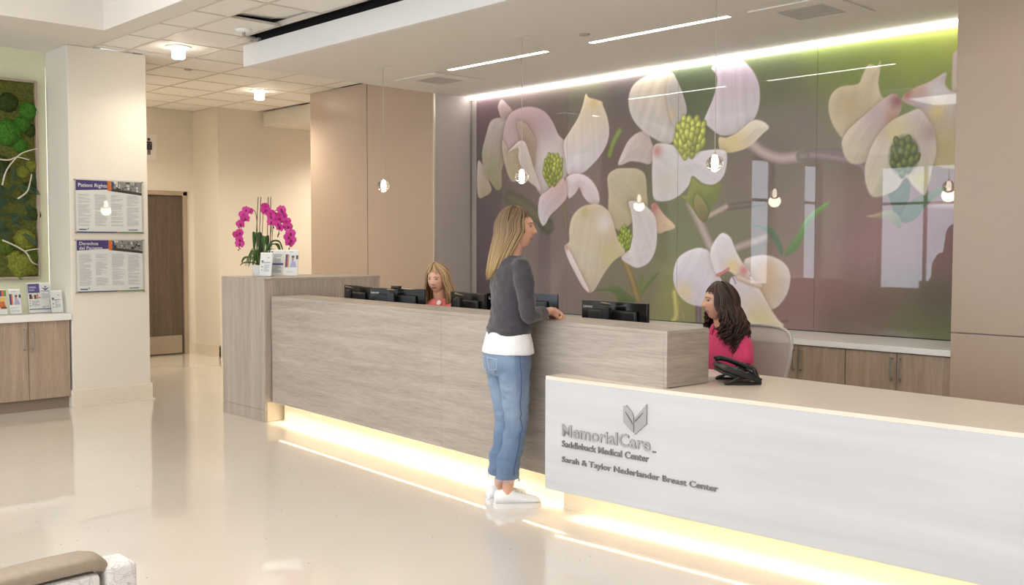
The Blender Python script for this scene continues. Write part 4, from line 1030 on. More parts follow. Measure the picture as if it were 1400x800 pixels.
def face_paint(M, tone, brow, iris=(70, 52, 40), lip=(178, 104, 98), smile=0.0, lidded=0.0):
    Mi = np.array(M.inverted()); t = np.array(s2l(tone)); bc = np.array(s2l(brow)); ic = np.array(s2l(iris)); lc_ = np.array(s2l(lip))
    def fn(co):
        h = co@Mi[:3, :3].T+Mi[:3, 3]; X, Y_, Z_ = h[:, 0], h[:, 1], h[:, 2]
        c = np.tile(t, (len(co), 1)); fr = (Y_ > .045) & (np.abs(X) < .075) & (np.abs(Z_) < .12)
        def mix(mask, col): nonlocal c; mask = (mask*fr)[:, None]; c = c*(1-mask)+np.array(col)*mask
        aX = np.abs(X)
        mix(.35*np.exp(-((aX-.04)/.02)**2-((Z_+.022)/.018)**2), np.array(s2l((224, 140, 124))))
        mix(.25*np.exp(-((aX-.031)/.02)**2-((Z_-.010)/.012)**2), t*.55)
        bz = .030-.25*np.clip(aX-.032, 0, 1)
        mix(np.clip(1.4-np.abs(Z_-bz)/.0032, 0, 1)*(aX > .010)*(aX < .050), bc)
        ex = (aX-.031)/.0145; ez = (Z_-.0105)/(.0058*(1-lidded)); er = ex**2+ez**2
        mix(np.clip((1.25-er)/.4, 0, 1)*.75, np.array(s2l((206, 192, 184))))
        ir = ((aX-.031)/.0072)**2+((Z_-.0105)/.0068)**2
        mix(np.clip((1.3-ir)/.5, 0, 1)*(er < 1.3), ic)
        mix(np.clip(1.2-np.abs(np.sqrt(er)-1.02)/.16, 0, 1)*(Z_ > .0105)*(er < 2), np.array(s2l((52, 36, 32))))
        lz = -.0595+smile*(aX/.026)**2
        lipm = np.clip((1.1-((aX)/.026)**2-(np.abs(Z_-lz)/.0105)**2)/.3, 0, 1); mix(lipm*.85, lc_)
        mix(np.clip(1.2-np.abs(Z_-lz)/.0016, 0, 1)*(aX < .024), lc_*.4)
        mix(np.exp(-((aX-.008)/.004)**2-((Z_+.033)/.003)**2)*.6, t*.35)
        return c
    return fn
def hand(mb, wrist, d, nrm, side, curl=(.35, .5, .35), thumb_out=.55, k=1.0):
    """palm + four fingers + thumb; d = pointing direction, nrm = back-of-hand normal, side = +1 right hand"""
    d = Vector(d).normalized(); nrm = Vector(nrm); nrm = (nrm-d*nrm.dot(d)).normalized(); lat = d.cross(nrm)*side   # towards the thumb
    w_ = Vector(wrist); P_ = lambda a, b, c: w_+d*(a*k)+lat*(b*k)+nrm*(c*k)
    mb.cap2(P_(-.02, 0, 0), P_(.02, 0, 0), .021*k, .022*k)
    for b, L in ((.028, .080), (.010, .086), (-.010, .082), (-.027, .074)):
        mb.cap2(P_(.012, b*.55, 0), P_(L, b, .002), .0155*k, .0115*k, 10)
    for b, L, ln, fan in ((.028, .082, .068, .12), (.0095, .088, .076, .03), (-.0095, .084, .071, -.06), (-.027, .075, .056, -.16)):
        p = P_(L, b, .001); a = 0; dd = (d+lat*fan*.5).normalized(); r_ = .0092*k
        for i, (fr, cu) in enumerate(zip((.45, .3, .25), curl)):
            a += cu; q = p+(dd*math.cos(a)-nrm*math.sin(a))*(ln*fr*k); mb.cap2(p, q, r_, r_*.92, 10); p = q; r_ *= .92
    a = P_(.018, .020, -.004); b = P_(.050, .048, -.012); c = b+(d*.8+lat*(thumb_out-.3)-nrm*.2).normalized()*.030*k; e = c+(d*.9-lat*.1-nrm*.25).normalized()*.024*k
    mb.cap2(a, b, .014*k, .0115*k, 10); mb.cap2(b, c, .0112*k, .010*k, 10); mb.cap2(c, e, .010*k, .0082*k, 10)
def strand(mb, pts, r_, n=5, flat=.6, tip=None):
    k0 = len(mb.c); base = mb.cur
    strand_(mb, pts, r_, n, flat)
    if tip:
        m = len(pts)
        for i in range(m):
            t = max(0, (i/(m-1)-.30)/.70); c = tuple(a+(b-a)*t for a, b in zip(base, tip))
            for j in range(n): mb.c[k0+i*n+j] = c
def strand_(mb, pts, r_, n=5, flat=.6): mb.tube(pts, [r_*f for f in (np.concatenate([np.linspace(.5, 1, 3), np.linspace(1, .85, len(pts)-6), [.7, .45, .15]]) if len(pts) > 7 else np.ones(len(pts)))], n, True, flat)
def hair_mesh(M, cols, zend, nstr=260, seed=1, curl=0.0, face_az=52, part=.0, spread=.0, backshift=.0, rad=.0058, lenvar=.02, front_len=None, tuck=False, zl=0.0, bangs=0, tips=None, vol=1.0):
    """M places the head; strands leave the crown, follow the skull and hang to height zend (head frame)"""
    rnd = random.Random(seed); mb = MB()
    # skull cap
    n, m = 40, 26; cap = []; keep = {}
    mb.cur = s2l(cols[0])
    V = []; Fq = []
    for j in range(m+1):
        th = PI*.80*j/m
        for i in range(n):
            ph = 2*PI*i/n; x, y, z = math.sin(th)*math.cos(ph)*.0785, math.sin(th)*math.sin(ph)*.098-.012, math.cos(th)*.116+.006
            V.append((x, y, z))
    for j in range(m):
        for i in range(n):
            q = (j*n+i, j*n+(i+1) % n, (j+1)*n+(i+1) % n, (j+1)*n+i); c = [sum(V[a][k] for a in q)/4 for k in range(3)]
            if (c[1] > .042 and c[2] < .062) or (c[2] < -.02 and c[1] > .0): continue
            Fq.append(q)
    mb.add([M @ Vector(p) for p in V], Fq)
    for k in range(nstr):
        s = 1 if k % 2 else -1
        u = ((k//2)+rnd.random())/(nstr/2)
        az = math.radians(face_az+(180-face_az)*u**.9)       # 0 = face, 180 = back of head
        lay = rnd.uniform(-.002, .008)
        ze = zend+rnd.uniform(-lenvar, lenvar)
        if front_len is not None: ze = front_len+(ze-front_len)*min(1, max(0, (math.degrees(az)-face_az)/60))
        pts = []
        el0 = math.radians(84)
        for t in np.linspace(0, 1, 9):
            el = el0+(math.radians(-8)-el0)*t; a2 = az*(.45+.55*min(1, t*1.3)) if math.degrees(az) < 110 else az
            vv = 1+(vol-1)*t; x = math.cos(el)*math.sin(a2)*(.080+lay)*vv; y = math.cos(el)*math.cos(a2)*(.100+lay)*(vv if a2 > 1.6 else 1)-.012; z = math.sin(el)*(.118+lay)+.006
            pts.append(Vector((s*x+part*(1-t)**2, y, z)))
        p = pts[-1].copy(); nh = 10 if curl < .01 else 22; z0 = p.z; ph0 = rnd.uniform(0, 6.28); am = rnd.uniform(.6, 1.3)
        wav = rnd.uniform(.9, 1.2)
        for i in range(1, nh+1):
            t = i/nh; z = z0+(ze-z0)*t
            out = spread*math.sin(PI*min(1, t*1.1)*.75)
            x = p.x*(1+out*1.0)-s*.012*t*(1 if curl == 0 else .3); y = p.y+(-abs(p.y)*0+(-1 if p.y < 0 else -.4)*out*.05)+backshift*t
            if tuck and p.y > -.03: y -= .05*t
            x += curl*am*math.sin(ph0+t*(9 if curl < .01 else 17)*wav)*t**.6; y += curl*am*math.cos(ph0*1.3+t*(8 if curl < .01 else 16)*wav)*t**.6
            pts.append(Vector((x, y, z)))
        c0 = Vector(s2l(rnd.choice(cols))); f_ = rnd.uniform(.85, 1.15); mb.cur = tuple(v*f_ for v in c0)
        strand(mb, [M @ q for q in pts], rad*rnd.uniform(.8, 1.2), tip=tuple(v*f_ for v in s2l(rnd.choice(tips))) if tips else None)
    for k in range(bangs):   # a fringe swept across the forehead
        s = rnd.choice((-1, 1)); a = rnd.uniform(5, 60); pts = []
        for t in np.linspace(0, 1, 9):
            el = math.radians(84-62*t); a2 = math.radians(a)*(.3+.7*t)+.25*t
            pts.append(Vector((s*math.cos(el)*math.sin(a2)*.081+part*(1-t), math.cos(el)*math.cos(a2)*.101-.010, math.sin(el)*.118+.005)))
        c0 = Vector(s2l(rnd.choice(cols))); mb.cur = tuple(c0*rnd.uniform(.85, 1.15)); strand(mb, [M @ q for q in pts], rad*.9)
    return mb
def cloth_noise(amp, sc=9.0, zs=1.0):
    return lambda p: amp*(noise.noise(Vector((p.x*sc, p.y*sc, p.z*sc*zs)))+.5*noise.noise(Vector((p.x*sc*2.3, p.y*sc*2.3, p.z*sc*2.3*zs+7))))
def fabric(name, rgb, var=.06, rough=.85, scale=60, sheen=.2, bmp=.2):
    m = plain(name, rgb, rough, var=var, scale=scale, bmp=bmp, bscale=500); m.node_tree.nodes['Principled BSDF'].inputs['Sheen Weight'].default_value = sheen; return m

# ------------------------------------------------------------------ woman standing at the counter
pw = thing('person', 'standing woman in dark grey sweater, blue jeans and white sneakers at the counter', 'person', (-4.095, 3.955, 0), math.radians(-20))
HM = Matrix.Translation((.0, .045, 1.588)) @ Matrix.Rotation(math.radians(-28), 4, 'Z') @ Matrix.Rotation(math.radians(4), 4, 'X')
shR, shL = Vector((.168, .0, 1.372)), Vector((-.168, .0, 1.372))
elR, elL = Vector((.200, .025, 1.108)), Vector((-.200, .045, 1.105))
wrR, wrL = Vector((.066, .218, 1.116)), Vector((-.062, .240, 1.103))
b = MB(); head_shape(b, HM)
b.cap2((0, .0, 1.40), (.0, .030, 1.535), .054, .050)
b.loft([(0, -.01, .80, .13, .09), (0, -.01, .92, .145, .095), (0, 0, 1.06, .10, .075), (0, .005, 1.22, .12, .085), (0, 0, 1.34, .145, .08), (0, 0, 1.41, .09, .055)])
for s, sh, el, wr in ((1, shR, elR, wrR), (-1, shL, elL, wrL)):
    b.cap2(sh*.84+Vector((0, 0, .16*1.372-.02)), el, .030, .031); b.cap2(el, wr, .032, .024)
    hip = Vector((s*.085, -.01, .88)); kn = Vector((s*.070, .015, .50)); an = Vector((s*.058, -.045, .075))
    b.cap2(hip, kn, .065, .045); b.cap2(kn, kn.lerp(an, .35), .042, .045); b.cap2(kn.lerp(an, .35), an, .045, .030)
    b.cap2(an, an+Vector((s*.02, .11, -.035)), .032, .024)
hand(b, wrR+Vector((-.008, .012, .0)), (-.70, .70, -.10), (.45, .35, .8), 1, (.55, .75, .6))
hand(b, wrL+Vector((.008, .008, .0)), (.74, .66, .04), (-.35, .45, .8), -1, (.55, .75, .6))
me = remesh(b, .0042, 3, 'body'); paint(me, face_paint(HM, (222, 172, 144), (128, 98, 72), (70, 80, 88)))
link('body', me, M_skin, pw, True)
hair_mesh(HM @ Matrix.Scale(1.05, 4), [(108, 86, 62), (126, 102, 72), (96, 76, 54), (118, 94, 66)], -.245, 360, 3, face_az=60, backshift=-.060, spread=.10, tuck=True, lenvar=.022, front_len=-.19, vol=1.10, tips=[(196, 168, 118), (180, 152, 106), (168, 140, 96)], bangs=14).build('hair', M_hair, pw, True)
# sweater
b = MB()
b.loft([(0, -.012, .985, .168, .118), (0, -.010, 1.005, .164, .116), (0, -.004, 1.07, .142, .104), (0, .004, 1.14, .142, .104), (0, .012, 1.24, .155, .114), (0, .006, 1.32, .172, .108), (0, 0, 1.375, .172, .092), (0, 0, 1.412, .122, .076), (0, .004, 1.440, .066, .062)], e=2.25)
for sh, el, wr in ((shR, elR, wrR), (shL, elL, wrL)):
    cut = el.lerp(wr, .62); b.cap2(sh*.86+Vector((0, 0, .14*1.372-.004)), sh.lerp(el, .25), .056, .057); b.cap2(sh.lerp(el, .25), sh.lerp(el, .6), .057, .051); b.cap2(sh.lerp(el, .6), el, .051, .047); b.cap2(el, cut, .047, .043)
fold = cloth_noise(.0085, 10, 1.7)
me = remesh(b, .0055, 9, 'sweater', lambda p: fold(p)+(.004*math.sin(p.z*150+6*p.x) if p.z < 1.09 else 0)*max(0, 1-(p.z-.99)*9))
link('sweater', me, fabric('charcoal knit', (62, 59, 66), .10, .9, 40, .3, .35), pw, True)
# white shirt tail
b = MB(); b.loft([(0, -.014, .882, .187, .138), (0, -.014, .90, .186, .136), (0, -.012, .96, .174, .122), (0, -.010, 1.02, .150, .108)], e=2.25)
link('shirt', remesh(b, .006, 3, 'shirt', cloth_noise(.003, 14, .5)), fabric('white cotton', (236, 234, 236), .02, .8, 20, .1, .1), pw, True)
# jeans
b = MB()
b.loft([(0, -.010, .985, .150, .106), (0, -.012, .93, .160, .112), (0, -.022, .86, .174, .128), (0, -.018, .80, .172, .126), (0, -.010, .755, .155, .105)], e=2.2)
for s in (-1, 1):
    hip = Vector((s*.086, -.018, .84)); th = Vector((s*.084, -.008, .70)); kn = Vector((s*.072, .010, .485)); cf = Vector((s*.064, -.012, .34)); he = Vector((s*.058, -.040, .165))
    b.cap2(hip, th, .096, .086); b.cap2(th, kn, .086, .068); b.cap2(kn, cf, .067, .066); b.cap2(cf, he+Vector((0, 0, .05)), .066, .064)
    b.loft([(he.x, he.y+.006, .30, .062, .064), (he.x, he.y+.003, .24, .063, .066), (he.x, he.y, .165, .062, .066)])
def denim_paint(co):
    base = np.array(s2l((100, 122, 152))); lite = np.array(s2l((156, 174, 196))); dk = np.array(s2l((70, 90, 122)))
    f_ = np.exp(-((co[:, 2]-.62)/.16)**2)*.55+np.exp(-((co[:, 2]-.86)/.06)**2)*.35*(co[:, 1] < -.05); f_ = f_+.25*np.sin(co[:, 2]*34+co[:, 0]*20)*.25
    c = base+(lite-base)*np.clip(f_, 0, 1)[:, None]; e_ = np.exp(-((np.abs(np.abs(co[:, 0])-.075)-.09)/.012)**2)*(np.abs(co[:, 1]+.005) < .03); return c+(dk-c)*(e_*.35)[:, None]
fold2 = cloth_noise(.0065, 9, 2.2)
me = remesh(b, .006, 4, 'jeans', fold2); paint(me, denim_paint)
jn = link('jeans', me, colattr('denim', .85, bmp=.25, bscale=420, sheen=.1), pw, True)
def on_surface(me_, pts, off):
    from mathutils.bvhtree import BVHTree
    bv = BVHTree.FromPolygons([v.co for v in me_.vertices], [p.vertices[:] for p in me_.polygons]); out = []
    for p in pts:
        h = bv.find_nearest(Vector(p)); out.append(h[0]+h[1]*off)
    return out
st = plain('pale denim stitching', (176, 188, 204), .8); dk_ = plain('dark denim seam', (70, 94, 134), .85)
for s in (-1, 1):
    u0_ = [(s*.022, -.20, .872), (s*.135, -.20, .862), (s*.135, -.20, .755), (s*.082, -.20, .725), (s*.030, -.20, .755), (s*.022, -.20, .872)]
    dense = [tuple(Vector(u0_[i]).lerp(Vector(u0_[i+1]), t)) for i in range(5) for t in np.linspace(0, 1, 8)]
    MB().tube(on_surface(me, dense, .002), .0022, 5).build('pocket_seam', st, jn, True)
    sm_ = [(s*.30, .0, z) for z in np.linspace(.92, .19, 30)]
    MB().tube(on_surface(me, sm_, .0015), .0026, 5).build('side_seam', dk_, jn, True)
    he = Vector((s*.058, -.040, .165)); fr = MB(); rn = random.Random(5+s)
    for i in range(46):
        a = 2*PI*i/46; p = he+Vector((math.cos(a)*.063, math.sin(a)*.067, .004)); fr.tube([p, p+Vector((math.cos(a)*.004, math.sin(a)*.004, -.012-rn.random()*.008))], .0016, 4)
    fr.build('frayed_hem', plain('pale frayed denim', (184, 196, 212), .9), jn)
# sneakers
for s in (-1, 1):
    sn = bpy.data.objects.new('sneaker', None); COL.objects.link(sn); sn.parent = pw; sn.location = (s*.062, -.03, 0); sn.rotation_euler = (0, 0, -s*math.radians(8)+math.radians(-8)); sn['label'] = 'white low-top sneaker'
    up = MB(); R_ = []
    for y, hw, zt in ((-.088, .020, .080), (-.076, .034, .100), (-.04, .039, .106), (.01, .041, .102), (.05, .044, .088), (.09, .048, .074), (.13, .047, .066), (.160, .040, .057), (.178, .024, .042)):
        R_.append([Vector((hw*math.cos(a)*(1 if math.sin(a) < .2 else .80), y, .018+max(0, math.sin(a)*.5+.5)**.8*(zt-.018))) for a in np.linspace(0, 2*PI, 20, endpoint=False)])
    up.rings(R_); up.build('upper', plain('white sneaker leather', (240, 240, 242), .45, var=.02), sn, True)
    so_ = MB(); ol = [(-.095, .0)]+[(-.08, .03), (-.03, .042), (.04, .045), (.09, .050), (.135, .048), (.170, .032), (.186, 0)]
    pts = [(x, y) for y, x in ol]+[(-x, y) for y, x in ol[::-1][1:-1]]; sp_ = crom(np.array(pts), 4)
    so_.prism([tuple(p) for p in sp_], 0, .026); so_.build('sole', plain('white rubber sole', (232, 230, 228), .5), sn, 40)
    for i in range(5):
        y = .018+i*.018; z = .100-i*.007; lc2 = MB(); lc2.tube([(-.022, y, z-.004), (0, y+.002, z+.004), (.022, y, z-.004)], .0028, 6); lc2.build('lace', M_white, sn, True)

# ------------------------------------------------------------------ seated figures
def seated(loc, rz, label, head_yaw, head_pitch, tone, brow, top_rgb, top_name, haircols, zend, sleeve, hairkw, iris, collar, lip=(178, 104, 98), smile=0., lidded=0.):
    t = thing('person', label, 'person', loc, math.radians(rz))
    HMs = Matrix.Translation((0, .025, 1.130)) @ Matrix.Rotation(math.radians(head_yaw), 4, 'Z') @ Matrix.Rotation(math.radians(head_pitch), 4, 'X')
    b = MB(); head_shape(b, HMs, jaw=.27, width=.075)
    b.cap2((0, -.03, .93), (0, .008, 1.07), .056, .051)
    b.loft([(0, -.06, .46, .17, .12), (0, -.06, .56, .165, .11), (0, -.045, .66, .125, .09), (0, -.035, .78, .135, .095), (0, -.035, .88, .150, .085), (0, -.035, .945, .095, .06)])
    S_ = {}
    for s in (1, -1):
        sh = Vector((s*.170, -.035, .905)); el = Vector((s*.225, .035, .672)); wr = Vector((s*.10, .215, .600)); S_[s] = (sh, el, wr)
        b.cap2(Vector((sh.x*.8, sh.y, sh.z-.02)), el, .034, .034); b.cap2(el, wr, .035, .026)
        hand(b, wr, (-s*.25, .95, -.12), (0, .1, 1), s, (.25, .35, .3))
        hip = Vector((s*.09, -.04, .54)); kn = Vector((s*.11, .36, .50)); an = Vector((s*.11, .30, .08))
        b.cap2(hip, kn, .075, .055); b.cap2(kn, an, .052, .036); b.cap2(an, an+Vector((0, .13, -.03)), .04, .03)
    me = remesh(b, .0048, 3, 'body'); paint(me, face_paint(HMs, tone, brow, iris, lip, smile, lidded)); link('body', me, M_skin, t, True)
    hair_mesh(HMs @ Matrix.Scale(1.06, 4), haircols, zend, **hairkw).build('hair', M_hair, t, True)
    b = MB()
    b.loft([(0, -.06, .535, .185, .135), (0, -.06, .60, .170, .125), (0, -.045, .67, .150, .115), (0, -.03, .77, .160, .125), (0, -.03, .85, .172, .115), (0, -.035, .905, .165, .098), (0, -.035, .945, .11, .078), (0, -.034, .968, .070, .064)], e=2.3)
    for s in (1, -1):
        sh, el, wr = S_[s]; e2 = sh.lerp(el, sleeve); b.cap2(Vector((sh.x*.86, sh.y, sh.z+.002)), sh.lerp(e2, .35), .052, .060); b.cap2(sh.lerp(e2, .35), e2, .060, .066)
    fn = cloth_noise(.0045, 10, 1.0)
    tp_ = link('top', remesh(b, .0055, 8, 'top', fn), fabric(top_name, top_rgb, .05, .8, 30, .25, .2), t, True)
    if collar:
        for s in (1, -1):
            q = MB(); q.tube([(s*.066, -.06, .985), (s*.060, .0, .985), (s*.030, .055, .955), (s*.012, .075, .925)], [.014, .016, .015, .006], 8, True, .45); q.build('collar', fabric(top_name+' collar', collar, .05, .8), tp_, True)
        un = MB(); un.loft([(0, -.028, .93, .066, .066), (0, -.026, .975, .060, .060), (0, -.022, .992, .057, .057)], 24); un.build('undershirt', fabric('black jersey', (24, 22, 26)), t, True)
        for s in (1, -1):
            sh, el, wr = S_[s]; e2 = sh.lerp(el, sleeve); q = MB(); q.cap2(sh.lerp(el, sleeve-.1), sh.lerp(el, sleeve+.36), .052, .047); q.build('under_sleeve', fabric('black jersey sleeve', (24, 22, 26)), t, True)
    b = MB()
    b.loft([(0, -.06, .455, .19, .15), (0, -.06, .50, .19, .15), (0, -.06, .565, .178, .13)])
    for s in (1, -1):
        hip = Vector((s*.09, -.04, .535)); kn = Vector((s*.11, .36, .50)); an = Vector((s*.11, .30, .10)); b.cap2(hip, kn, .085, .066); b.cap2(kn, an, .064, .055)
    link('trousers', remesh(b, .01, 3, 'trousers'), fabric('dark trousers', (38, 38, 44)), t, True)
    for s in (1, -1):
        q = MB(); q.bbox(s*.11-.04, s*.11+.04, .25, .49, .0, .06, .02); q.build('shoe', M_blackp, t, 40)
    return t
pk = seated((-3.655, 5.42, 0), 180-10, 'seated woman in a bright pink short-sleeved shirt with long dark curly hair', -26, 3, (216, 168, 142), (52, 36, 28), (222, 66, 118), 'pink polo cotton', [(48, 30, 24), (64, 40, 30), (38, 24, 20), (74, 46, 34)], -.275, .50,
           dict(nstr=420, seed=8, curl=.020, face_az=52, part=.012, spread=.75, backshift=-.014, rad=.0060, lenvar=.055, front_len=-.20, bangs=22, vol=1.16), (60, 40, 30), (226, 66, 120))
fw = seated((-6.29, 5.26, 0), 180+20, 'seated woman in a coral top with shoulder-length blonde hair', 4, -6, (226, 176, 150), (140, 104, 74), (236, 122, 118), 'coral jersey', [(160, 128, 92), (196, 168, 126), (136, 106, 78), (178, 146, 106)], -.20, .5,
           dict(nstr=300, seed=12, face_az=50, part=.022, spread=.30, backshift=-.005, rad=.006, lenvar=.03, front_len=-.19, curl=.006, vol=1.12, bangs=26), (58, 54, 54), None, smile=.003, lidded=.25)
fw.location.z = .085
bg_ = MB(); bg_.lathe([(.0001, 0), (.021, 0), (.021, .003), (.0001, .003)], 20, Matrix.Translation((-.035, .062, .940)) @ Matrix.Rotation(math.radians(-65), 4, 'X')); bg_.build('badge', M_white, fw, 40)

# ================================================================== orchid on the tall counter
rnd = random.Random(21)
oc = thing('potted_orchid', 'magenta orchid with arching stems in a white pot on the tall counter', 'plant', (-8.075, 4.66, 1.2155), math.radians(44))
pt = MB(); pt.loft([(0, 0, 0, .072, .055), (0, 0, .004, .076, .058), (0, 0, .088, .092, .070), (0, 0, .096, .094, .072), (0, 0, .096, .084, .062), (0, 0, .080, .08, .058)], 32, e=4); pt.build('pot', plain('white ceramic', (236, 234, 230), .3), oc, 40)
MB().loft([(0, 0, .06, .079, .057), (0, 0, .084, .079, .057)], 24, e=4).build('soil', plain('bark', (70, 56, 44), .9, var=.3, scale=60), oc)
M_leaf = plain('orchid leaf green', (66, 106, 44), .4, var=.15, scale=12); M_leaf2 = plain('grass leaf green', (92, 124, 66), .5, var=.15, scale=14)
def blade(path, wid, mat, parent, name='leaf', th=.0015):
    P_ = smooth_path(path, 5); n = len(P_); mb = MB(); vs = []; fs = []
    for i, p in enumerate(P_):
        p = Vector(p); t = (Vector(P_[min(i+1, n-1)])-Vector(P_[max(i-1, 0)])).normalized(); a = t.cross(Vector((0, 0, 1)))
        a = a.normalized() if a.length > 1e-4 else Vector((1, 0, 0)); u_ = a.cross(t); f_ = i/(n-1); w_ = wid*(math.sin(PI*min(.98, .12+.86*f_))**.7)
        vs += [p-a*w_+u_*w_*.35, p-u_*.0, p+a*w_+u_*w_*.35, p-u_*th*2]
        if i:
            q = 4*i
            for x, y in ((0, 1), (1, 2), (2, 3), (3, 0)): fs.append((q-4+x, q-4+y, q+y, q+x))
    mb.add(vs, fs); return mb.build(name, mat, parent, True)
for a, L, wv, rise in ((2.9, .20, .036, .02), (-.5, .22, .034, .10), (.4, .20, .036, .12), (2.2, .16, .034, .17), (3.6, .20, .030, -.01), (1.4, .14, .030, .15)):
    rise = rise*1.45+.03; c, s = math.cos(a), math.sin(a); blade([(c*.02, s*.02, .085), (c*L*.4, s*L*.4*.6, .10+rise*.9), (c*L*.8, s*L*.6, .10+rise), (c*L, s*L*.7, .085+rise*.5)], wv, M_leaf, oc)
for k in range(22):
    a = PI+rnd.uniform(-1.3, 1.3) if k < 15 else rnd.uniform(-.7, .7); c, s = math.cos(a), math.sin(a); L = rnd.uniform(.12, .21); r_ = rnd.uniform(.02, .13)
    blade([(c*.04, s*.03, .085), (c*L*.5, s*L*.4, .12+r_), (c*L*.85, s*L*.6, .10+r_*.8), (c*L, s*L*.7, .06+r_*.4)], .008, M_leaf2, oc)
M_stem = plain('dark green stem', (76, 84, 56), .6); M_stake = plain('dark stake', (74, 64, 56), .7)
M_pet = plain('magenta petal', (196, 40, 138), .5, var=.12, scale=40); M_lip_ = plain('deep magenta lip', (132, 20, 70), .5); M_bud = plain('purple bud', (110, 40, 84), .5)
STK = [(-.045, .01, -.075), (-.018, .0, -.012), (.045, .015, .05), (.075, -.01, .13)]
ZK = lambda z: .08+(z-.08)*1.36
for x, y, tx in STK: MB().tube([(x, y, .08), (x+.25*tx*.3, y, ZK(.30)), (x+.015, y, ZK(.545))], .0036, 6).build('stake', M_stake, oc)
# one flower mesh set, shared
def petal_mesh(L, W_, cup):
    mb = MB(); n, m = 6, 5; vs = []
    for i in range(n+1):
        t = i/n; w_ = W_*math.sin(PI*min(.97, .10+.80*t**.85))**.75
        for j in range(m): u_ = -1+2*j/(m-1); vs.append((u_*w_, t*L, cup*(t*t)*L-.12*W_*abs(u_)+.2*W_))
    fs = [(i*m+j, i*m+j+1, (i+1)*m+j+1, (i+1)*m+j) for i in range(n) for j in range(m-1)]; mb.add(vs, fs); k = len(vs)
    mb.add([(a, b, c-.0012) for a, b, c in vs], [f[::-1] for f in fs]); return mb.mesh('petal')
SEP, PETL = petal_mesh(.036, .012, .15), petal_mesh(.038, .024, .1)
lipm = MB(); lipm.ell((0, -.006, .006), (.008, .012, .007), 10, 6); lipm.ell((0, .002, .008), (.004, .005, .006), 8, 6); lipm = lipm.mesh('lip')
for me_ in (SEP, PETL): me_.materials.append(M_pet); me_.polygons.foreach_set('use_smooth', [True]*len(me_.polygons))
lipm.materials.append(M_lip_); lipm.polygons.foreach_set('use_smooth', [True]*len(lipm.polygons))
def flower(p, face, roll, sc):
    o = bpy.data.objects.new('flower', lipm); COL.objects.link(o); o.parent = oc
    z = Vector(face).normalized(); up = Vector((0, 0, 1)); x = up.cross(z).normalized(); y = z.cross(x)
    o.matrix_local = Matrix.Translation(p) @ Matrix((x, y, z)).transposed().to_4x4() @ Matrix.Rotation(roll, 4, 'Z') @ Matrix.Scale(sc, 4)
    for a, me_ in ((0, SEP), (2.25, SEP), (-2.25, SEP), (1.25, PETL), (-1.25, PETL)):
        q = bpy.data.objects.new('petal', me_); COL.objects.link(q); q.parent = o; q.matrix_local = Matrix.Rotation(a, 4, 'Z')
ARCH = [[(-.045, .01, .08), (-.06, 0, .30), (-.075, -.01, .44), (-.12, -.03, .455), (-.17, -.05, .37), (-.195, -.06, .27), (-.185, -.065, .21)],
        [(-.018, 0, .08), (-.02, 0, .30), (-.01, 0, .44), (.03, -.02, .47), (.07, -.03, .42), (.085, -.04, .34)],
        [(.045, .015, .08), (.055, .0, .30), (.07, -.01, .42), (.11, -.02, .46), (.17, -.03, .44), (.225, -.05, .34), (.24, -.055, .25), (.235, -.06, .20)],
        [(.075, -.01, .08), (.07, -.01, .25), (.085, -.02, .40), (.12, -.03, .42), (.14, -.05, .38), (.135, -.06, .30)]]
for k, path in enumerate(ARCH):
    path = [(x*1.08+.03*min(1, (z-.08)*4), y, ZK(z)) for x, y, z in path]; sp_ = smooth_path(path, 6); MB().tube(sp_, .0030, 6).build('stem', M_stem, oc, True)
    n = len(sp_); cnt = (9, 7, 9, 6)[k]
    for i in range(cnt):
        t = .50+.42*i/(cnt-1); p = Vector(sp_[int(t*(n-1))])+Vector((rnd.uniform(-.018, .018), rnd.uniform(-.02, .0)-.012, rnd.uniform(-.016, .016)))
        flower(p, (rnd.uniform(-.5, .5), -1, rnd.uniform(-.35, .25)), rnd.uniform(-.3, .3), rnd.uniform(1.0, 1.3))
    for i in range(3 if k != 1 else 1):
        p = Vector(sp_[-1])+Vector((rnd.uniform(-.008, .008), 0, -.012*i)); bd_ = MB(); bd_.ell(p, (.006, .006, .009), 10, 8); bd_.build('bud', M_bud, oc, True)

# ================================================================== moss wall panel
mp_ = thing('moss_panel', 'framed preserved moss panel with ferns and pale branches on the green wall', 'moss wall', (-9.85, 1.2, 1.175), PI/2)
PWD, PHT = 2.125, 1.84      # local x runs along the wall, -y into the room
fr = MB()
for a, b, c, d in ((0, PWD, 0, .02), (0, PWD, PHT-.02, PHT), (0, .02, .02, PHT-.02), (PWD-.02, PWD, .02, PHT-.02)): fr.bbox(a, b, -.06, -.001, c, d, .002)
fr.build('frame', plain('taupe oak frame', (170, 152, 138), .5, var=.1), mp_)
def moss_mat(name, c1, c2, sc=60):
    m, nt, bs = newmat(name); v = coords(nt, (1, 1, 1)); n = noise_tex(nt, v, sc, 5, .7); r = ramp(nt, [(.3, s2l(c1)), (.68, s2l(c2))]); nt.links.new(n.outputs['Fac'], r.inputs['Fac']); nt.links.new(r.outputs['Color'], bs.inputs['Base Color'])
    bs.inputs['Roughness'].default_value = .95; bs.inputs['Specular IOR Level'].default_value = .15; bump(nt, bs, n.outputs['Fac'], .8, .01); return m
nx_, nz_ = 220, 190; V = []; 
for j in range(nz_+1):
    for i in range(nx_+1):
        x, z = .02+(PWD-.04)*i/nx_, .02+(PHT-.04)*j/nz_; h = .018+.020*abs(noise.noise(Vector((x*16, z*16, 1))))+.016*abs(noise.noise(Vector((x*45, z*45, 4))))
        V.append((x, -h, z))
FQ = [(j*(nx_+1)+i, j*(nx_+1)+i+1, (j+1)*(nx_+1)+i+1, (j+1)*(nx_+1)+i) for j in range(nz_) for i in range(nx_)]
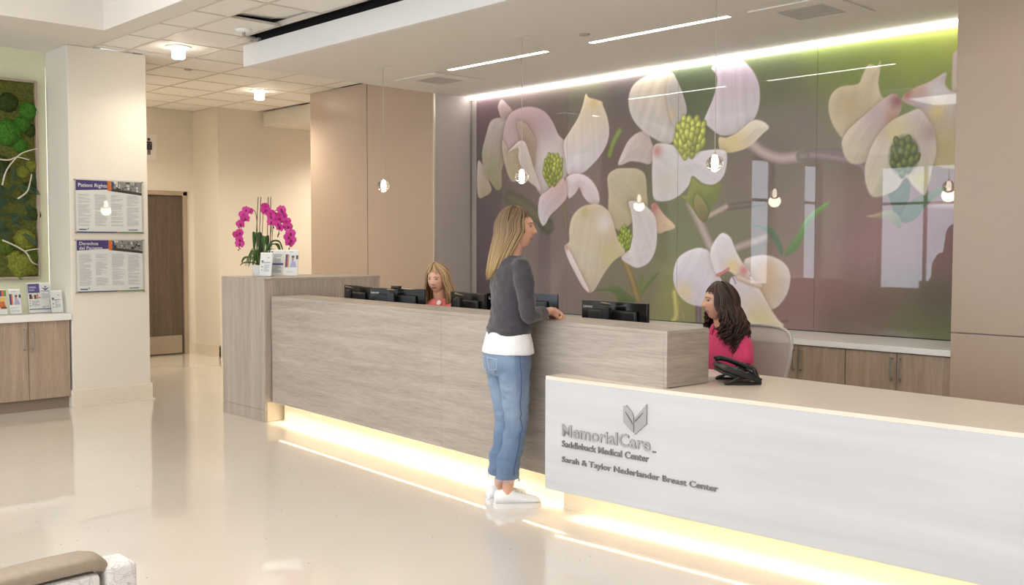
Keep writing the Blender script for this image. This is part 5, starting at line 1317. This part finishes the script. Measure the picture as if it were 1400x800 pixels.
MB().add(V, FQ).build('flat_moss', moss_mat('flat moss', (58, 68, 26), (118, 118, 60), 70), mp_, True, kind='stuff')
MG = [moss_mat('bright moss', (36, 76, 22), (84, 136, 50)), moss_mat('mid moss', (52, 70, 24), (106, 124, 50)), moss_mat('olive moss', (84, 92, 28), (146, 148, 66)), moss_mat('dark moss', (34, 48, 20), (74, 86, 42))]
def mound(r_, seed):
    mb = MB(); n, m = 36, 20; vs = []
    for j in range(m+1):
        th = PI/2*j/m*1.05
        for i in range(n):
            ph = 2*PI*i/n; d = Vector((math.sin(th)*math.cos(ph), -math.cos(th)*.75, math.sin(th)*math.sin(ph)))
            q = r_*(1+.10*noise.noise(d*2.2+Vector((seed, 0, 0)))+.10*noise.noise(d*9+Vector((0, seed, 0)))+.07*noise.noise(d*20)); vs.append(d*q)
    return mb.add(vs, [(j*n+i, j*n+(i+1) % n, (j+1)*n+(i+1) % n, (j+1)*n+i) for j in range(m) for i in range(n)]).mesh('moss_mound')
MM = [[mound(.1, 3+7*k) for k in range(3)] for _ in MG]
for k in range(4):
    for me_ in MM[k]: me_.materials.append(MG[k]); me_.polygons.foreach_set('use_smooth', [True]*len(me_.polygons))
def put_mound(x, z, r_, k):
    o = bpy.data.objects.new('moss_mound', rnd.choice(MM[k])); COL.objects.link(o); o.parent = mp_; o.location = (x, -.018, z); o.scale = (r_/.1,)*3; o.rotation_euler = (0, rnd.uniform(0, 6), 0)
# (distance from the right edge, height from the bottom) of the mounds in view
for dx, dz, r_, k in ((.075, 1.56, .085, 0), (.13, 1.43, .075, 0), (.255, 1.35, .12, 0), (.15, 1.24, .07, 0), (.06, 1.38, .06, 3), (.25, 1.62, .09, 3), (.13, .99, .06, 2), (.05, 1.05, .055, 2), (.13, .36, .10, 2), (.16, .12, .12, 2), (.06, .19, .06, 1), (.06, .07, .05, 2), (.22, .20, .07, 2), (.04, .60, .06, 3), (.30, .30, .08, 1), (.07, .85, .06, 3), (.33, 1.05, .09, 3)):
    put_mound(PWD-dx, dz, r_, k)
for k in range(42): put_mound(rnd.uniform(.12, PWD-.45), rnd.uniform(.12, PHT-.12), rnd.uniform(.05, .12), rnd.randrange(4))
M_br = plain('bleached branch', (206, 196, 178), .7, var=.1, scale=30)
for off in (0, .85):
    def E_(pts): return [(PWD-off-a, -.085-.01*i, b) for i, (a, b) in enumerate(pts)]
    for pts in ([(.33, .86), (.30, .98), (.24, 1.08), (.16, 1.16), (.03, 1.21)], [(.42, 1.10), (.28, 1.09), (.20, 1.12), (.10, 1.10)], [(.20, .74), (.12, .81), (.09, .92), (.085, .97)], [(.34, .36), (.22, .30), (.14, .24), (.10, .16), (.05, .13)], [(.155, .255), (.10, .27), (.03, .28)]):
        q = smooth_path(E_(pts), 6); MB().tube(q, list(np.linspace(.008, .004, len(q))), 7).build('branch', M_br, mp_, True)
M_fern = plain('blue green fern', (52, 78, 52), .7, var=.2, scale=20)
def frond():
    mb = MB()
    for i in range(20):
        t = i/19; y = t*.22; L = .055*math.sin(PI*(.15+.8*t))
        for s in (-1, 1): mb.add([(0, y, 0), (s*L*.6, y+.012, .006), (s*L, y+.026, 0), (s*L*.5, y+.024, .004)], [(0, 1, 2, 3)] if s > 0 else [(3, 2, 1, 0)])
    mb.tube([(0, 0, 0), (0, .11, .006), (0, .225, 0)], .0016, 4); return mb.mesh('fern_frond')
FR = frond(); FR.materials.append(M_fern)
for k in range(58):
    if k < 34: x, z = PWD-abs(rnd.gauss(.20, .10))-.03, rnd.uniform(.42, .92)
    else: x, z = rnd.uniform(.2, PWD-.35), rnd.uniform(.3, PHT-.3)
    if k in (1, 2, 3): x, z = PWD-.36, 1.3+.06*k
    o = bpy.data.objects.new('fern_frond', FR); COL.objects.link(o); o.parent = mp_; o.location = (x, -.055-rnd.random()*.03, z)
    o.rotation_euler = (PI/2+rnd.uniform(-.5, .25), rnd.uniform(-2.4, 2.4), 0); o.scale = (rnd.uniform(.38, .68),)*3

# ================================================================== lounge chair close to the viewer
def pattern_mat():
    m, nt, bs = newmat('white fabric with scribbled grey lines'); v = coords(nt, (1, 1, 1)); w1 = noise_tex(nt, v, 9, 2)
    vm = N(nt, 'ShaderNodeVectorMath', operation='MULTIPLY_ADD'); vm.inputs[1].default_value = (.12, .12, .12); nt.links.new(w1.outputs['Color'], vm.inputs[0]); nt.links.new(v, vm.inputs[2])
    fac = None
    for sc in (19, 27):
        vo = N(nt, 'ShaderNodeTexVoronoi', feature='DISTANCE_TO_EDGE'); vo.inputs['Scale'].default_value = sc; nt.links.new(vm.outputs[0], vo.inputs['Vector'])
        r = ramp(nt, [(0, (1, 1, 1)), (.006, (1, 1, 1)), (.022, (0, 0, 0))]); nt.links.new(vo.outputs['Distance'], r.inputs['Fac'])
        if fac is None: fac = r.outputs['Color']
        else:
            mm = N(nt, 'ShaderNodeMath', operation='MAXIMUM'); nt.links.new(fac, mm.inputs[0]); nt.links.new(r.outputs['Color'], mm.inputs[1]); fac = mm.outputs[0]
    mx = N(nt, 'ShaderNodeMix', data_type='RGBA'); mx.inputs['A'].default_value = (*s2l((222, 218, 216)), 1); mx.inputs['B'].default_value = (*s2l((186, 182, 182)), 1)
    nt.links.new(fac, mx.inputs['Factor']); nt.links.new(mx.outputs['Result'], bs.inputs['Base Color']); bs.inputs['Roughness'].default_value = .8; return m
M_pat = pattern_mat(); M_arm = plain('taupe leatherette', (156, 142, 126), .5, var=.06, scale=60)
lo = thing('lounge_chair', 'lounge chair with taupe arm pad and white scribble-patterned fabric', 'chair', (-2.70, .75, 0), 0)
R_ = []
for y, zt, hw in ((-.55, .640, .046), (-.3, .652, .050), (.0, .662, .054), (.18, .668, .055), (.262, .668, .053), (.295, .660, .048), (.310, .645, .038)):
    R_.append([Vector((hw*math.copysign(abs(math.cos(a))**.55, math.cos(a)), y, zt-.022+.022*math.copysign(abs(math.sin(a))**.55, math.sin(a)))) for a in np.linspace(0, 2*PI, 28, endpoint=False)])
ap = MB(); ap.rings(R_); ap.build('arm_pad', M_arm, lo, True)
sp_ = MB(); sp_.bbox(-.050, .056, -.55, .285, .09, .618, .012); sp_.build('side_panel', M_pat, lo, 40)
fp = MB(); fp.bbox(-.06, .056, .300, .385, .09, .632, .014, seg=4); fp.build('front_panel', M_pat, lo, 40)
st_ = MB(); st_.bbox(-1.0, -.058, -.5, .18, .26, .43, .03, seg=3); st_.build('seat', M_pat, lo, 40)
bk_ = MB(); bk_.bbox(-1.1, .06, -.70, -.56, .09, .78, .03, seg=3); bk_.build('backrest', M_pat, lo, 40)
ap2 = ap.build('arm_pad', M_arm, lo, True, M=Matrix.Translation((-1.06, -.12, 0))); MB().bbox(-1.11, -1.01, -.55, .18, .09, .60, .012).build('side_panel', M_pat, lo, 40)
for x in (-1.06, 0):
    for y in (-.62, .12): MB().bbox(x-.02, x+.02, y-.02, y+.02, 0, .089, .003).build('leg', M_steel, lo)
